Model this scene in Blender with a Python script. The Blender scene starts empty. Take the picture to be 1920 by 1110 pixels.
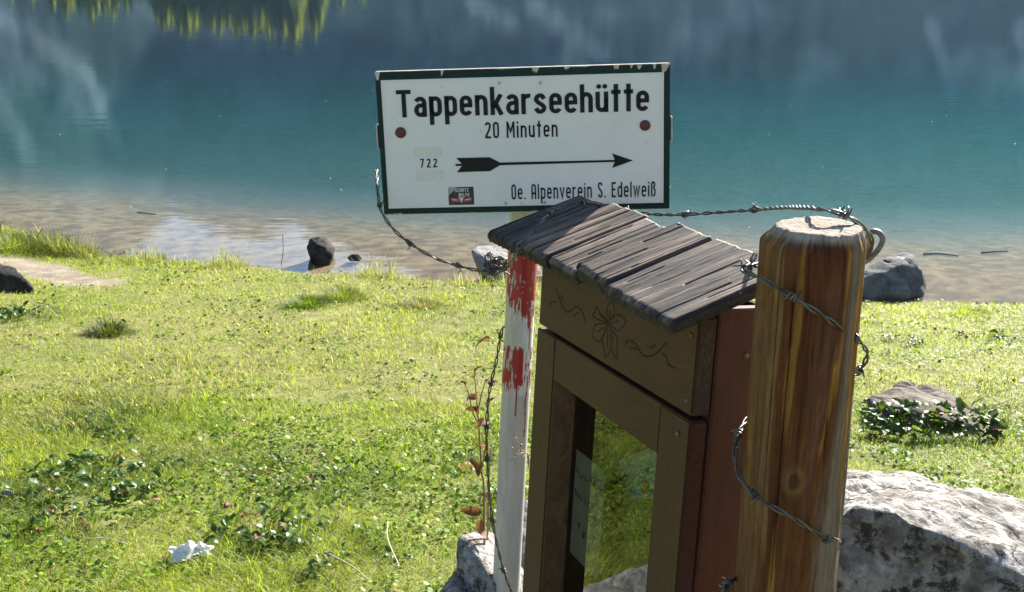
import bpy, bmesh, math, random
import numpy as np
from mathutils import Vector, Matrix, Euler

random.seed(7)
rng = np.random.default_rng(11)
scene = bpy.context.scene
COL = scene.collection

# ------------------------------------------------------------------ camera
CAM = np.array([0.0, 0.0, 1.65])
PITCH = math.radians(17.0)
FPX = 2100.0                      # focal length in pixels of the 1920 wide photograph
cam_data = bpy.data.cameras.new('camera')
cam_data.sensor_width = 36.0
cam_data.lens = 36.0 * FPX / 1920.0
cam_data.clip_start = 0.05
cam_data.clip_end = 6000.0
cam = bpy.data.objects.new('camera', cam_data)
COL.objects.link(cam)
cam.location = CAM
cam.rotation_euler = (math.pi / 2 - PITCH, 0, 0)
scene.camera = cam

# ------------------------------------------------------------------ world, sun, exposure
SUN_AZ = math.radians(33.2)       # to the right of straight ahead (+Y)
SUN_EL = math.radians(27.0)
world = bpy.data.worlds.new('World')
scene.world = world
world.use_nodes = True
wn = world.node_tree
bg = wn.nodes['Background']
sky = wn.nodes.new('ShaderNodeTexSky')
sky.sky_type = 'NISHITA'
sky.sun_disc = False
sky.sun_elevation = SUN_EL
sky.sun_rotation = SUN_AZ
sky.altitude = 1700
sky.air_density = 1.0
sky.dust_density = 3.0
wn.links.new(sky.outputs[0], bg.inputs[0])
bg.inputs[1].default_value = 0.06
SUN_DIR = Vector((math.sin(SUN_AZ) * math.cos(SUN_EL), math.cos(SUN_AZ) * math.cos(SUN_EL), math.sin(SUN_EL)))
sun_data = bpy.data.lights.new('sun', 'SUN')
sun_data.energy = 5.0
sun_data.angle = math.radians(0.53)
sun_data.color = (1.0, 0.95, 0.87)
sun = bpy.data.objects.new('sun', sun_data)
COL.objects.link(sun)
sun.rotation_euler = (-SUN_DIR).to_track_quat('-Z', 'Y').to_euler()
sun.location = (0, 0, 30)
vs = scene.view_settings
vs.view_transform = 'Standard'
vs.look = 'None'
vs.exposure = 2.02
vs.gamma = 1.0
vs.use_curve_mapping = False
scene.cycles.max_bounces = 8
scene.cycles.transparent_max_bounces = 12
scene.cycles.transmission_bounces = 6
scene.cycles.glossy_bounces = 4
scene.cycles.caustics_reflective = False
scene.cycles.caustics_refractive = False
scene.cycles.use_denoising = True

# ------------------------------------------------------------------ helpers: picture -> place
RX = np.array([1.0, 0, 0])
FW = np.array([0, math.cos(PITCH), -math.sin(PITCH)])
UP = np.array([0, math.sin(PITCH), math.cos(PITCH)])
WATER_Z = -1.30

def ray(u, v):
    return FW + (u - 960) / FPX * RX + (555 - v) / FPX * UP
def at(u, v, z):                  # point on the sight line at camera depth z
    return CAM + z * ray(u, v)
def at_y(u, v, y):                # point on the sight line at world distance y
    d = ray(u, v)
    return CAM + d * (y / d[1])
def at_z(u, v, z):
    d = ray(u, v)
    return CAM + d * ((z - CAM[2]) / d[2])

# ------------------------------------------------------------------ helpers: noise
def _hash(ix, iy, iz, seed):
    h = (ix.astype(np.int64) * 374761393 + iy.astype(np.int64) * 668265263 + iz.astype(np.int64) * 2147483647 + seed * 974711) & 0xFFFFFFFF
    h = ((h ^ (h >> 13)) * 1274126177) & 0xFFFFFFFF
    h = ((h ^ (h >> 16)) * 2246822519) & 0xFFFFFFFF
    h = h ^ (h >> 15)
    return (h & 0xFFFFFF) / float(0xFFFFFF)
def vnoise(x, y, z=None, seed=0):
    x = np.asarray(x, float); y = np.asarray(y, float)
    z = np.zeros_like(x) if z is None else np.asarray(z, float)
    x, y, z = np.broadcast_arrays(x, y, z)
    fx, fy, fz = np.floor(x), np.floor(y), np.floor(z)
    tx, ty, tz = x - fx, y - fy, z - fz
    tx = tx * tx * (3 - 2 * tx); ty = ty * ty * (3 - 2 * ty); tz = tz * tz * (3 - 2 * tz)
    ix, iy, iz = fx.astype(np.int64), fy.astype(np.int64), fz.astype(np.int64)
    def c(a, b, d): return _hash(ix + a, iy + b, iz + d, seed)
    x00 = c(0, 0, 0) * (1 - tx) + c(1, 0, 0) * tx
    x10 = c(0, 1, 0) * (1 - tx) + c(1, 1, 0) * tx
    x01 = c(0, 0, 1) * (1 - tx) + c(1, 0, 1) * tx
    x11 = c(0, 1, 1) * (1 - tx) + c(1, 1, 1) * tx
    return (x00 * (1 - ty) + x10 * ty) * (1 - tz) + (x01 * (1 - ty) + x11 * ty) * tz
def fbm(x, y, z=None, octv=4, seed=0, gain=0.5, lac=2.03):
    s = 0; a = 1; n = 0
    x = np.asarray(x, float); y = np.asarray(y, float)
    z = np.zeros(np.broadcast(x, y).shape) if z is None else np.asarray(z, float)
    for i in range(octv):
        s = s + a * vnoise(x, y, z, seed + i * 17); n += a
        x = x * lac + 3.1; y = y * lac + 7.7; z = z * lac + 1.3; a *= gain
    return s / n
def sstep(a, b, x):
    t = np.clip((np.asarray(x, float) - a) / (b - a), 0, 1)
    return t * t * (3 - 2 * t)
def mixc(a, b, t):
    t = np.asarray(t)[..., None]
    return np.asarray(a) * (1 - t) + np.asarray(b) * t

# ------------------------------------------------------------------ helpers: objects
def set_tags(o, label=None, cat=None, group=None, kind=None):
    if label: o['label'] = label
    if cat: o['category'] = cat
    if group: o['group'] = group
    if kind: o['kind'] = kind
    return o
def mesh_np(name, V, Fc, smooth=True, colors=None):
    """V (n,3); Fc list of index arrays (each (m,3) or (m,4)); colors (n,3|4) point colours"""
    me = bpy.data.meshes.new(name)
    V = np.asarray(V, np.float32)
    if isinstance(Fc, np.ndarray): Fc = [Fc]
    Fc = [np.asarray(f, np.int32) for f in Fc if len(f)]
    me.vertices.add(len(V)); me.vertices.foreach_set('co', V.ravel())
    loops = np.concatenate([f.ravel() for f in Fc])
    counts = np.concatenate([np.full(len(f), f.shape[1], np.int32) for f in Fc])
    starts = np.concatenate([[0], np.cumsum(counts)[:-1]]).astype(np.int32)
    me.loops.add(len(loops)); me.loops.foreach_set('vertex_index', loops.astype(np.int32))
    me.polygons.add(len(counts)); me.polygons.foreach_set('loop_start', starts)
    me.polygons.foreach_set('use_smooth', np.full(len(counts), smooth))
    if colors is not None:
        a = me.color_attributes.new('tint', 'FLOAT_COLOR', 'POINT')
        c = np.ones((len(V), 4), np.float32); c[:, :colors.shape[1]] = colors
        a.data.foreach_set('color', c.ravel())
    me.update(calc_edges=True)
    return me
def link(name, data, mat=None, parent=None, matrix=None):
    o = bpy.data.objects.new(name, data)
    COL.objects.link(o)
    if mat is not None and data is not None and not data.materials:
        data.materials.append(mat)
    if parent is not None: o.parent = parent
    if matrix is not None: o.matrix_local = matrix
    return o
def empty(name, loc=(0, 0, 0)):
    o = bpy.data.objects.new(name, None)
    o.empty_display_size = 0.1
    COL.objects.link(o)
    o.location = loc
    return o
def grid_faces(nu, nv, closed_u=False):
    """grid index i*nv+j (i along u)"""
    iu = np.arange(nu if closed_u else nu - 1); jv = np.arange(nv - 1)
    I, J = np.meshgrid(iu, jv, indexing='ij')
    I2 = (I + 1) % nu
    return np.stack([I * nv + J, I2 * nv + J, I2 * nv + J + 1, I * nv + J + 1], -1).reshape(-1, 4)
def box_mesh(name, x0, x1, y0, y1, z0, z1, bev=0.0015, jit=0.0):
    bm = bmesh.new()
    bmesh.ops.create_cube(bm, size=1)
    for v in bm.verts:
        v.co = Vector((x0 + (v.co.x + .5) * (x1 - x0), y0 + (v.co.y + .5) * (y1 - y0), z0 + (v.co.z + .5) * (z1 - z0)))
        if jit: v.co += Vector((random.uniform(-jit, jit), random.uniform(-jit, jit), random.uniform(-jit, jit)))
    if bev: bmesh.ops.bevel(bm, geom=bm.edges[:], offset=bev, segments=2, affect='EDGES', clamp_overlap=True)
    me = bpy.data.meshes.new(name); bm.to_mesh(me); bm.free()
    return me
def catmull(P, per=10):
    P = np.asarray(P, float)
    Q = np.vstack([2 * P[0] - P[1], P, 2 * P[-1] - P[-2]])
    out = []
    for i in range(1, len(Q) - 2):
        p0, p1, p2, p3 = Q[i - 1], Q[i], Q[i + 1], Q[i + 2]
        for t in np.linspace(0, 1, per, endpoint=False):
            out.append(.5 * ((2 * p1) + (-p0 + p2) * t + (2 * p0 - 5 * p1 + 4 * p2 - p3) * t * t + (-p0 + 3 * p1 - 3 * p2 + p3) * t ** 3))
    out.append(Q[-2])
    return np.array(out)
def frames(P):
    T = np.gradient(P, axis=0); T /= np.linalg.norm(T, axis=1, keepdims=True) + 1e-12
    n = np.cross(T[0], [0, 0, 1.0])
    if np.linalg.norm(n) < 1e-3: n = np.cross(T[0], [1.0, 0, 0])
    n /= np.linalg.norm(n)
    N = [n]
    for i in range(1, len(P)):
        n = n - T[i] * (n @ T[i]); n /= np.linalg.norm(n) + 1e-12; N.append(n)
    N = np.array(N)
    return T, N, np.cross(T, N)
def tube(P, r, sides=6):
    """vertices and faces of a tube along the points P; r scalar or per point"""
    P = np.asarray(P, float)
    T, N, Bn = frames(P)
    r = np.broadcast_to(np.asarray(r, float), (len(P),))
    a = np.linspace(0, 2 * np.pi, sides, endpoint=False)
    V = P[:, None] + r[:, None, None] * (np.cos(a)[None, :, None] * N[:, None] + np.sin(a)[None, :, None] * Bn[:, None])
    n = len(P)
    V = V.reshape(-1, 3)
    f = []
    I, J = np.meshgrid(np.arange(n - 1), np.arange(sides), indexing='ij')
    J2 = (J + 1) % sides
    f.append(np.stack([I * sides + J, I * sides + J2, (I + 1) * sides + J2, (I + 1) * sides + J], -1).reshape(-1, 4))
    V = np.vstack([V, P[0], P[-1]])
    j = np.arange(sides); j2 = (j + 1) % sides
    cap = np.concatenate([np.stack([np.full(sides, n * sides), j2, j], -1), np.stack([np.full(sides, n * sides + 1), (n - 1) * sides + j, (n - 1) * sides + j2], -1)])
    return V, [f[0], cap]
def merge(parts):
    """join (V, [faces]) pieces that belong to one part"""
    Vs = []; Q = []; T = []; off = 0
    for V, Fs in parts:
        Vs.append(V)
        for f in Fs:
            (Q if f.shape[1] == 4 else T).append(f + off)
        off += len(V)
    out = []
    if Q: out.append(np.concatenate(Q))
    if T: out.append(np.concatenate(T))
    return np.vstack(Vs), out
def M4(Rm, t):
    m = Matrix.Identity(4)
    for i in range(3):
        for j in range(3): m[i][j] = float(Rm[i][j])
        m[i][3] = float(t[i])
    return m

# ------------------------------------------------------------------ helpers: materials
class Mat:
    def __init__(self, name):
        self.m = bpy.data.materials.new(name); self.m.use_nodes = True
        self.t = self.m.node_tree; self.t.nodes.clear()
        self.out = self.t.nodes.new('ShaderNodeOutputMaterial')
    def n(self, typ, **kw):
        nd = self.t.nodes.new(typ)
        for k, v in kw.items():
            if k in ('inp',):
                for a, b in v.items(): self.put(nd.inputs[a], b)
            else: setattr(nd, k, v)
        return nd
    def put(self, sock, val):
        if isinstance(val, bpy.types.NodeSocket): self.t.links.new(val, sock)
        elif isinstance(val, bpy.types.Node): self.t.links.new(val.outputs[0], sock)
        else:
            if hasattr(sock, 'default_value') and isinstance(val, (tuple, list)) and len(val) == 3 and sock.type == 'RGBA': val = (*val, 1)
            sock.default_value = val
    def coords(self, scale=(1, 1, 1), kind='Object'):
        tc = self.n('ShaderNodeTexCoord')
        mp = self.n('ShaderNodeMapping', inp={'Vector': tc.outputs[kind], 'Scale': scale})
        return mp.outputs[0]
    def noise(self, vec, scale=5, detail=4, rough=.5, dist=0.0):
        return self.n('ShaderNodeTexNoise', inp={'Vector': vec, 'Scale': scale, 'Detail': detail, 'Roughness': rough, 'Distortion': dist}).outputs[0]
    def ramp(self, fac, stops):
        r = self.n('ShaderNodeValToRGB'); self.put(r.inputs[0], fac)
        e = r.color_ramp.elements
        while len(e) > 1: e.remove(e[-1])
        e[0].position = stops[0][0]; c = stops[0][1]; e[0].color = (*c, 1) if isinstance(c, tuple) else (c, c, c, 1)
        for p, c in stops[1:]:
            x = e.new(p); x.color = (*c, 1) if isinstance(c, tuple) else (c, c, c, 1)
        return r.outputs[0]
    def mix(self, fac, a, b, mode='MIX'):
        x = self.n('ShaderNodeMix', data_type='RGBA', blend_type=mode)
        self.put(x.inputs[0], fac); self.put(x.inputs[6], a); self.put(x.inputs[7], b)
        return x.outputs[2]
    def math(self, op, a, b=0.0):
        x = self.n('ShaderNodeMath', operation=op); self.put(x.inputs[0], a); self.put(x.inputs[1], b); return x.outputs[0]
    def attr(self, name='tint'):
        return self.n('ShaderNodeAttribute', attribute_name=name).outputs['Color']
    def bump(self, h, strength=.3, dist=.01, normal=None):
        b = self.n('ShaderNodeBump', inp={'Height': h, 'Strength': strength, 'Distance': dist})
        if normal is not None: self.put(b.inputs['Normal'], normal)
        return b.outputs[0]
    def principled(self, color, rough=.6, metal=0.0, spec=.5, normal=None, **kw):
        p = self.n('ShaderNodeBsdfPrincipled', inp={'Base Color': color, 'Roughness': rough, 'Metallic': metal, 'Specular IOR Level': spec})
        if normal is not None: self.put(p.inputs['Normal'], normal)
        for k, v in kw.items(): self.put(p.inputs[k], v)
        self.t.links.new(p.outputs[0], self.out.inputs[0])
        return p
def leaf_mat(name, rough=.45, transl=.45, spec=.35, mul=1.0):
    """thin leaf or blade: own colour from the point attribute, light passes through"""
    m = Mat(name)
    c = m.attr()
    v = m.coords(kind='Object')
    nz = m.noise(v, 60, 3)
    c = m.mix(.35, c, m.mix(1, c, m.ramp(nz, [(.3, .55), (.7, 1.35)]), 'MULTIPLY'))
    d = m.n('ShaderNodeBsdfPrincipled', inp={'Base Color': c, 'Roughness': rough, 'Specular IOR Level': spec})
    tr = m.n('ShaderNodeBsdfTranslucent', inp={'Color': m.mix(1, c, (1.25, 1.2, .55), 'MULTIPLY')})
    mx = m.n('ShaderNodeMixShader', inp={0: transl, 1: d.outputs[0], 2: tr.outputs[0]})
    m.t.links.new(mx.outputs[0], m.out.inputs[0])
    return m.m

# ================================================================== SETTING: ground
SH = np.array([(-400, 60), (-60, 34), (-20, 17.5), (-9, 13.2), (-6.3, 12.2), (-5.6, 11.95), (-4.34, 11.3), (-3.97, 11.04), (-3.0, 10.9), (-2.44, 10.74),
               (-1.77, 10.5), (-1.07, 10.31), (-.3, 10.13), (.2, 10.13), (1.17, 9.82), (3.14, 9.54), (3.72, 9.57), (4.52, 9.44), (8, 9.5), (12, 9.8), (60, 24), (400, 60)], float)
def shore(x):
    x = np.asarray(x, float)
    return np.interp(x, SH[:, 0], SH[:, 1] - .42 * (np.abs(SH[:, 0]) < 15)) + .10 * (fbm(x * 2.3, x * 0 + 4.0, octv=3, seed=5) - .5) * 2
def ground_h(x, y):
    x = np.asarray(x, float); y = np.asarray(y, float)
    ys = shore(x)
    t = (y - 2.2) / (ys - 2.2)
    land = np.where(t > 0, -1.20 * (.85 * t + .15 * t * t), -.08 * (y - 2.2))
    land = np.where(y < -8, .81 + .25 * (-8 - y) * .3, land)
    land = land + .07 * (fbm(x * .8, y * .8, octv=3, seed=21) - .5) + .025 * (fbm(x * 5, y * 5, octv=3, seed=22) - .5)
    # hummocky bank at the far left and along the water
    land = land + .10 * np.exp(-((x + 5.0) / .9) ** 2 - ((y - 11.3) / .45) ** 2)
    s = y - ys
    depth = 0.03 + .030 * np.clip(s, 0, 9) + .022 * np.clip(s - 1.2, 0, 2.6) ** 2 + .115 * np.clip(s - 3.8, 0, 6.0) + .045 * np.clip(s - 9.8, 0, 1e9)
    depth = np.minimum(depth, 6.5)
    bed = WATER_Z - depth + .02 * (fbm(x * 3, y * 3, octv=3, seed=31) - .5) * np.clip(s, 0, 1)
    k = sstep(-.12, .10, s)
    far = sstep(300, 345, y) * 8.5
    return land * (1 - k) + bed * k + far
def ground_at(u, v):
    d = ray(u, v); ts = np.linspace(1.5, 24, 1200)
    P = CAM + ts[:, None] * d
    below = P[:, 2] < np.maximum(ground_h(P[:, 0], P[:, 1]), WATER_Z)
    i = int(np.argmax(below)); return P[i]
def grow(a, b, step, end, f):
    out = []; p = b
    while abs(p) < abs(end):
        step *= f; p = p + step if end > 0 else p - step
        out.append(p)
    return out
xs = np.concatenate([grow(0, -8, .05, -430, 1.17)[::-1], np.arange(-8, 8.001, .05), grow(0, 8, .05, 430, 1.17)])
ysd = np.concatenate([grow(0, -1, .05, -70, 1.2)[::-1], np.arange(-1, 14.001, .05), grow(0, 14, .05, 430, 1.12)])
GX, GY = np.meshgrid(xs, ysd, indexing='ij')
GZ = ground_h(GX, GY)

# bare sandy path at the left
PATH = np.array([ground_at(u, v)[:2] for u, v in ((-160, 470), (-40, 482), (40, 495), (105, 515), (165, 530))])
def path_d(x, y):
    x = np.asarray(x, float); y = np.asarray(y, float)
    d = np.full(x.shape, 1e9)
    for a, b in zip(PATH[:-1], PATH[1:]):
        ab = b - a; t = np.clip(((x - a[0]) * ab[0] + (y - a[1]) * ab[1]) / (ab @ ab), 0, 1)
        d = np.minimum(d, np.hypot(x - a[0] - t * ab[0], y - a[1] - t * ab[1]))
    return d
def path_mask(x, y):
    d = path_d(x, y) + .25 * (fbm(np.asarray(x) * 3, np.asarray(y) * 3, octv=3, seed=41) - .5)
    return 1 - sstep(.14, .36, d)
S = GY - shore(GX)
n1 = fbm(GX * 2, GY * 2, octv=4, seed=51); n2 = fbm(GX * 9, GY * 9, octv=3, seed=52)
soil = mixc((.12, .14, .030), (.19, .17, .065), n1)
sand = mixc((.27, .225, .165), (.17, .14, .10), n2)
bedc = mixc((.185, .130, .062), (.095, .066, .031), sstep(.35, .7, n2))
deep = np.array((.098, .074, .066))
col = mixc(soil, sand, path_mask(GX, GY))
col = col * (1 - sstep(-.1, .08, S))[..., None] + bedc * sstep(-.1, .08, S)[..., None]
dk = sstep(1.5, 5.5, S)[..., None]
col = col * (1 - dk) + deep * dk
m = Mat('ground')
v = m.coords(kind='Object')
nz = m.noise(v, 7, 8, .65); nf = m.noise(v, 60, 4, .6)
c = m.mix(1, m.attr(), m.ramp(nz, [(.25, .6), (.75, 1.4)]), 'MULTIPLY')
c = m.mix(1, c, m.ramp(nf, [(.3, .72), (.7, 1.28)]), 'MULTIPLY')
m.principled(c, .95, spec=.15, normal=m.bump(nf, .5, .01))
ground = link('ground', mesh_np('ground', np.stack([GX, GY, GZ], -1).reshape(-1, 3), grid_faces(len(xs), len(ysd)), True, col.reshape(-1, 3)), m.m)
set_tags(ground, 'grassy lakeside slope running down under the clear shallow water', kind='structure')

# ================================================================== SETTING: lake
m = Mat('lake_water')
v = m.coords(kind='Object')
def waves(scale, sx, sy, rz, det=3, dist=0.0):
    tc = m.n('ShaderNodeTexCoord')
    mp = m.n('ShaderNodeMapping', inp={'Vector': tc.outputs['Object'], 'Scale': (sx, sy, 1), 'Rotation': (0, 0, rz)})
    return m.noise(mp.outputs[0], scale, det, .5, dist)
w1 = waves(1.0, .55, 2.2, .10, 3)
w2 = waves(1.0, 2.2, 8.0, -.12, 2)
patch = m.ramp(waves(1.0, .05, .14, .3, 3), [(.40, .10), (.62, 1.0)])
h = m.math('ADD', m.math('MULTIPLY', w1, .65), m.math('MULTIPLY', w2, m.math('MULTIPLY', patch, .30)))
nrm = m.bump(h, .11, .035)
geo = m.n('ShaderNodeNewGeometry')
ior = m.math('SUBTRACT', 1.333, m.math('MULTIPLY', geo.outputs['Backfacing'], 1.333 - .75))     # the same interface from either side
fr = m.n('ShaderNodeFresnel', inp={'IOR': ior, 'Normal': nrm})
gl = m.n('ShaderNodeBsdfGlossy', inp={'Color': (1, 1, 1), 'Roughness': .02, 'Normal': nrm})
tr = m.n('ShaderNodeBsdfTransparent', inp={'Color': (1, 1, 1)})
mx = m.n('ShaderNodeMixShader', inp={0: fr, 1: tr.outputs[0], 2: gl.outputs[0]})
m.t.links.new(mx.outputs[0], m.out.inputs[0])
va = m.n('ShaderNodeVolumeAbsorption', inp={'Color': (.58, .85, .842), 'Density': .50})
m.t.links.new(va.outputs[0], m.out.inputs['Volume'])
lake = link('lake', box_mesh('lake', -420, 420, 6.5, 352, -16, WATER_Z, 0), m.m)
set_tags(lake, 'still teal mountain lake with sandy shallows', kind='structure')

# ================================================================== SETTING: mountains across the lake
# skyline seen mirrored in the shallows: a low saddle at about 17 degrees left of the view axis
SKY = np.array([(-120, 14), (-70, 19), (-40, 21), (-27, 18.5), (-21.3, 15.6), (-20.2, 14.6), (-18.6, 13.3), (-17.2, 12.3), (-16.4, 12.6), (-15.5, 13.0), (-14.2, 13.5), (-12.9, 13.8), (-12, 13.4), (-11.2, 13.1),
                (-10.2, 13.9), (-9.2, 14.3), (-8.2, 14.7), (-7.0, 15.0), (-5.6, 15.4), (-4, 17.0), (0, 18.5), (8, 19.5), (16, 20.5), (24, 20), (32, 19), (45, 18), (70, 15), (120, 14)], float)
az = np.radians(np.arange(-118, 118.01, .2)); nr = 90
A, Tr = np.meshgrid(az, np.linspace(0, 1, nr), indexing='ij')
el = np.interp(np.degrees(A), SKY[:, 0], SKY[:, 1])
el = el + .35 * (fbm(np.degrees(A) * 1.3, A * 0, octv=4, seed=61) - .5)
gul = fbm(np.degrees(A) * .35, Tr * 3, octv=5, seed=62) - .5
D = 338 + 1050 * Tr ** 1.15 + 130 * gul * np.sin(np.pi * np.clip(Tr, 0, 1)) ** .6
E_ = np.radians(el) * Tr ** .92
Zm = -3 + np.tan(E_) * D
MV = np.stack([np.sin(A) * D, np.cos(A) * D, Zm], -1)
azd = np.degrees(A); eld = np.degrees(E_)
rock = mixc((.032, .056, .064), (.052, .078, .088), fbm(azd * 1.2, eld * .8, octv=5, seed=63))  # bluish rock and forest tints put some of the distance haze into the colour
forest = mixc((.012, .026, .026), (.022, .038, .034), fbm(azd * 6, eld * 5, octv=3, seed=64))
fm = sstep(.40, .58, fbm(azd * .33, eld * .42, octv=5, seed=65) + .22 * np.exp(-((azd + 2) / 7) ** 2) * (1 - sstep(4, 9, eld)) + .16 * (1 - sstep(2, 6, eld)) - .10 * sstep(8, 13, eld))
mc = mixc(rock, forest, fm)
def streak(a0, e0, a1, e1, w):
    t = np.clip(((azd - a0) * (a1 - a0) + (eld - e0) * (e1 - e0)) / ((a1 - a0) ** 2 + (e1 - e0) ** 2), 0, 1)
    d = np.hypot(azd - a0 - t * (a1 - a0), eld - e0 - t * (e1 - e0)) + .5 * (fbm(azd * 4, eld * 3, octv=3, seed=66) - .5) * w * 2
    return 1 - sstep(w * .4, w, d)
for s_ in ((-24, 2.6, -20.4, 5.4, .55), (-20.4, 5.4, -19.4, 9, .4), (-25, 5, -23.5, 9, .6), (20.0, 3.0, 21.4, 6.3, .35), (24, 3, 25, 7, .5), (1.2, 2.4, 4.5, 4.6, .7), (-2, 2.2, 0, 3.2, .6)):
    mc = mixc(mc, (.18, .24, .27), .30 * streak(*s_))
m = Mat('mountain')
v = m.coords(kind='Object')
nz = m.noise(v, .05, 8, .65)
m.principled(m.mix(1, m.attr(), m.ramp(nz, [(.3, .6), (.7, 1.4)]), 'MULTIPLY'), 1.0, spec=.0, normal=m.bump(nz, .8, 6.0))
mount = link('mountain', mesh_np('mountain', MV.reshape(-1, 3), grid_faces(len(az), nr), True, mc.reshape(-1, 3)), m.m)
set_tags(mount, 'steep wooded mountainside across the lake, mirrored in the water', kind='structure')

# ================================================================== spruces on the far shore (their mirror image tops the picture)
def spruce_mesh(name, seed):
    r = np.random.default_rng(seed); V = []; Fq = []; C = []
    n = 36
    for i in range(n):
        t = i / (n - 1); z = .06 + .93 * t
        L = .145 * (1 - t) ** .75 * (.8 + .4 * r.random()) + .006
        k = int(16 - 7 * t)
        for j in range(k):
            a = 2 * np.pi * (j + r.random()) / k
            l = L * (.65 + .6 * r.random())
            droop = .35 + .35 * (1 - t)
            c_, s_ = np.cos(a), np.sin(a); w = l * (.30 + .15 * r.random())
            b = len(V)
            zz = z + .012 * r.standard_normal()
            V += [(0, 0, zz + .02), (c_ * l * .55 - s_ * w * .5, s_ * l * .55 + c_ * w * .5, zz - droop * l * .35), (c_ * l, s_ * l, zz - droop * l),
                  (c_ * l * .55 + s_ * w * .5, s_ * l * .55 - c_ * w * .5, zz - droop * l * .45), (c_ * l * .5, s_ * l * .5, zz - droop * l * .2 - .035)]
            Fq += [(b, b + 1, b + 2), (b, b + 2, b + 3), (b, b + 4, b + 2), (b + 1, b + 4, b + 3)]
            g = r.random(); base = np.array((.34, .40, .085)) * (.6 + .8 * g)
            C += [base * .9] * 5
    return mesh_np(name, np.array(V), np.array(Fq), False, np.array(C))
needle_mat = leaf_mat('spruce_needles', .7, .5, .1)
m = Mat('spruce_bark'); nz = m.noise(m.coords((6, 6, 1)), 3, 5)
m.principled(m.ramp(nz, [(.3, (.06, .045, .035)), (.7, (.16, .13, .10))]), .95, spec=.1)
bark_mat = m.m
crowns = [spruce_mesh('crown', 70 + i) for i in range(4)]
for c_ in crowns: c_.materials.append(needle_mat)
V, Fc = tube([(0, 0, -.05), (0, 0, .3), (0, 0, .7), (0, 0, .97)], [.016, .012, .006, .001], 8)
trunk_me = mesh_np('trunk', V, Fc); trunk_me.materials.append(bark_mat)
tops = [(100, 20), (125, 34), (150, 26), (172, 40), (196, 30), (212, 38), (238, 22), (262, 6), (296, 42), (306, 60), (322, 50), (338, 62), (352, 70), (366, 58), (382, 48), (398, 62), (412, 66), (428, 56),
        (445, 70), (460, 62), (474, 70), (488, 58), (503, 72), (517, 66), (530, 74), (543, 60), (552, 84), (556, 56), (590, 70), (640, 14), (680, 8), (60, 8), (20, 4), (-30, 12)]
tops += [(u + 7 + 5 * random.random(), v - 6 - 12 * random.random()) for u, v in tops if v > 20]
for i, (u, v) in enumerate(tops):
    d = ray(u, v); dist = 322 + 12 * random.random()
    k = dist / math.hypot(d[0], d[1])
    zt = -d[2] * k + (2 * WATER_Z - CAM[2]) + 0.0      # mirrored sight line meets the tree top
    x, y = d[0] * k, d[1] * k
    hgt = zt + 1.0
    t = empty('spruce_tree', (x, y, -1.0))
    set_tags(t, 'sunlit spruce on the far shore, mirrored upside down along the top of the water', 'tree', 'spruces on the far shore')
    t.scale = (hgt * 2.3, hgt * 2.3, hgt); t.rotation_euler = (0, 0, random.random() * 6.28)
    link('crown', crowns[i % 4], parent=t)
    link('trunk', trunk_me, parent=t)

# ================================================================== ROCKS
def rock_mat(name, light, mid, dark, scale=14, blotch=.5, bump=.5, white=0.0):
    m = Mat(name); v = m.coords(kind='Object')
    big = m.noise(v, scale, 8, .62, .6); fine = m.noise(v, scale * 6, 6, .7); lich = m.noise(v, scale * 1.8, 8, .72, .3)
    c = m.ramp(big, [(.30, dark), (.48, mid), (.68, light)])
    sp = m.ramp(lich, [(blotch, 0.0), (blotch + .05, 1.0)])
    c = m.mix(m.math('MULTIPLY', sp, .85), c, m.ramp(fine, [(.3, tuple(x * .25 for x in dark)), (.75, tuple(x * .9 for x in dark))]))
    if white:
        wl = m.ramp(m.noise(v, scale * 1.5, 8, .72, .3), [(.53, 0.0), (.58, 1.0)])
        c = m.mix(m.math('MULTIPLY', wl, white), c, (.55, .54, .50))
    c = m.mix(1, c, m.ramp(fine, [(.3, .75), (.7, 1.2)]), 'MULTIPLY')
    vor = m.n('ShaderNodeTexVoronoi', feature='DISTANCE_TO_EDGE', inp={'Vector': v, 'Scale': scale * .5}).outputs[0]
    hgt = m.math('ADD', m.math('MULTIPLY', big, .7), m.math('ADD', m.math('MULTIPLY', fine, .3), m.math('MULTIPLY', m.math('MINIMUM', vor, .05), 3.0)))
    m.principled(c, .9, spec=.25, normal=m.bump(hgt, bump, .03))
    return m.m
rockA = rock_mat('boulder_stone', (.50, .475, .44), (.27, .245, .215), (.075, .060, .048), 14, .52, 1.0, .45)
rockB = rock_mat('shore_stone', (.17, .17, .165), (.105, .105, .10), (.05, .05, .05), 6, .60, .6)
rockC = rock_mat('wet_dark_stone', (.055, .045, .036), (.028, .024, .02), (.013, .011, .01), 8, .6, .6)
rockD = rock_mat('pale_stone', (.32, .31, .295), (.22, .21, .20), (.10, .095, .09), 10, .58, .9)
rockE = rock_mat('mossy_stone', (.21, .17, .13), (.13, .105, .08), (.055, .045, .035), 9, .55, .8)
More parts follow.
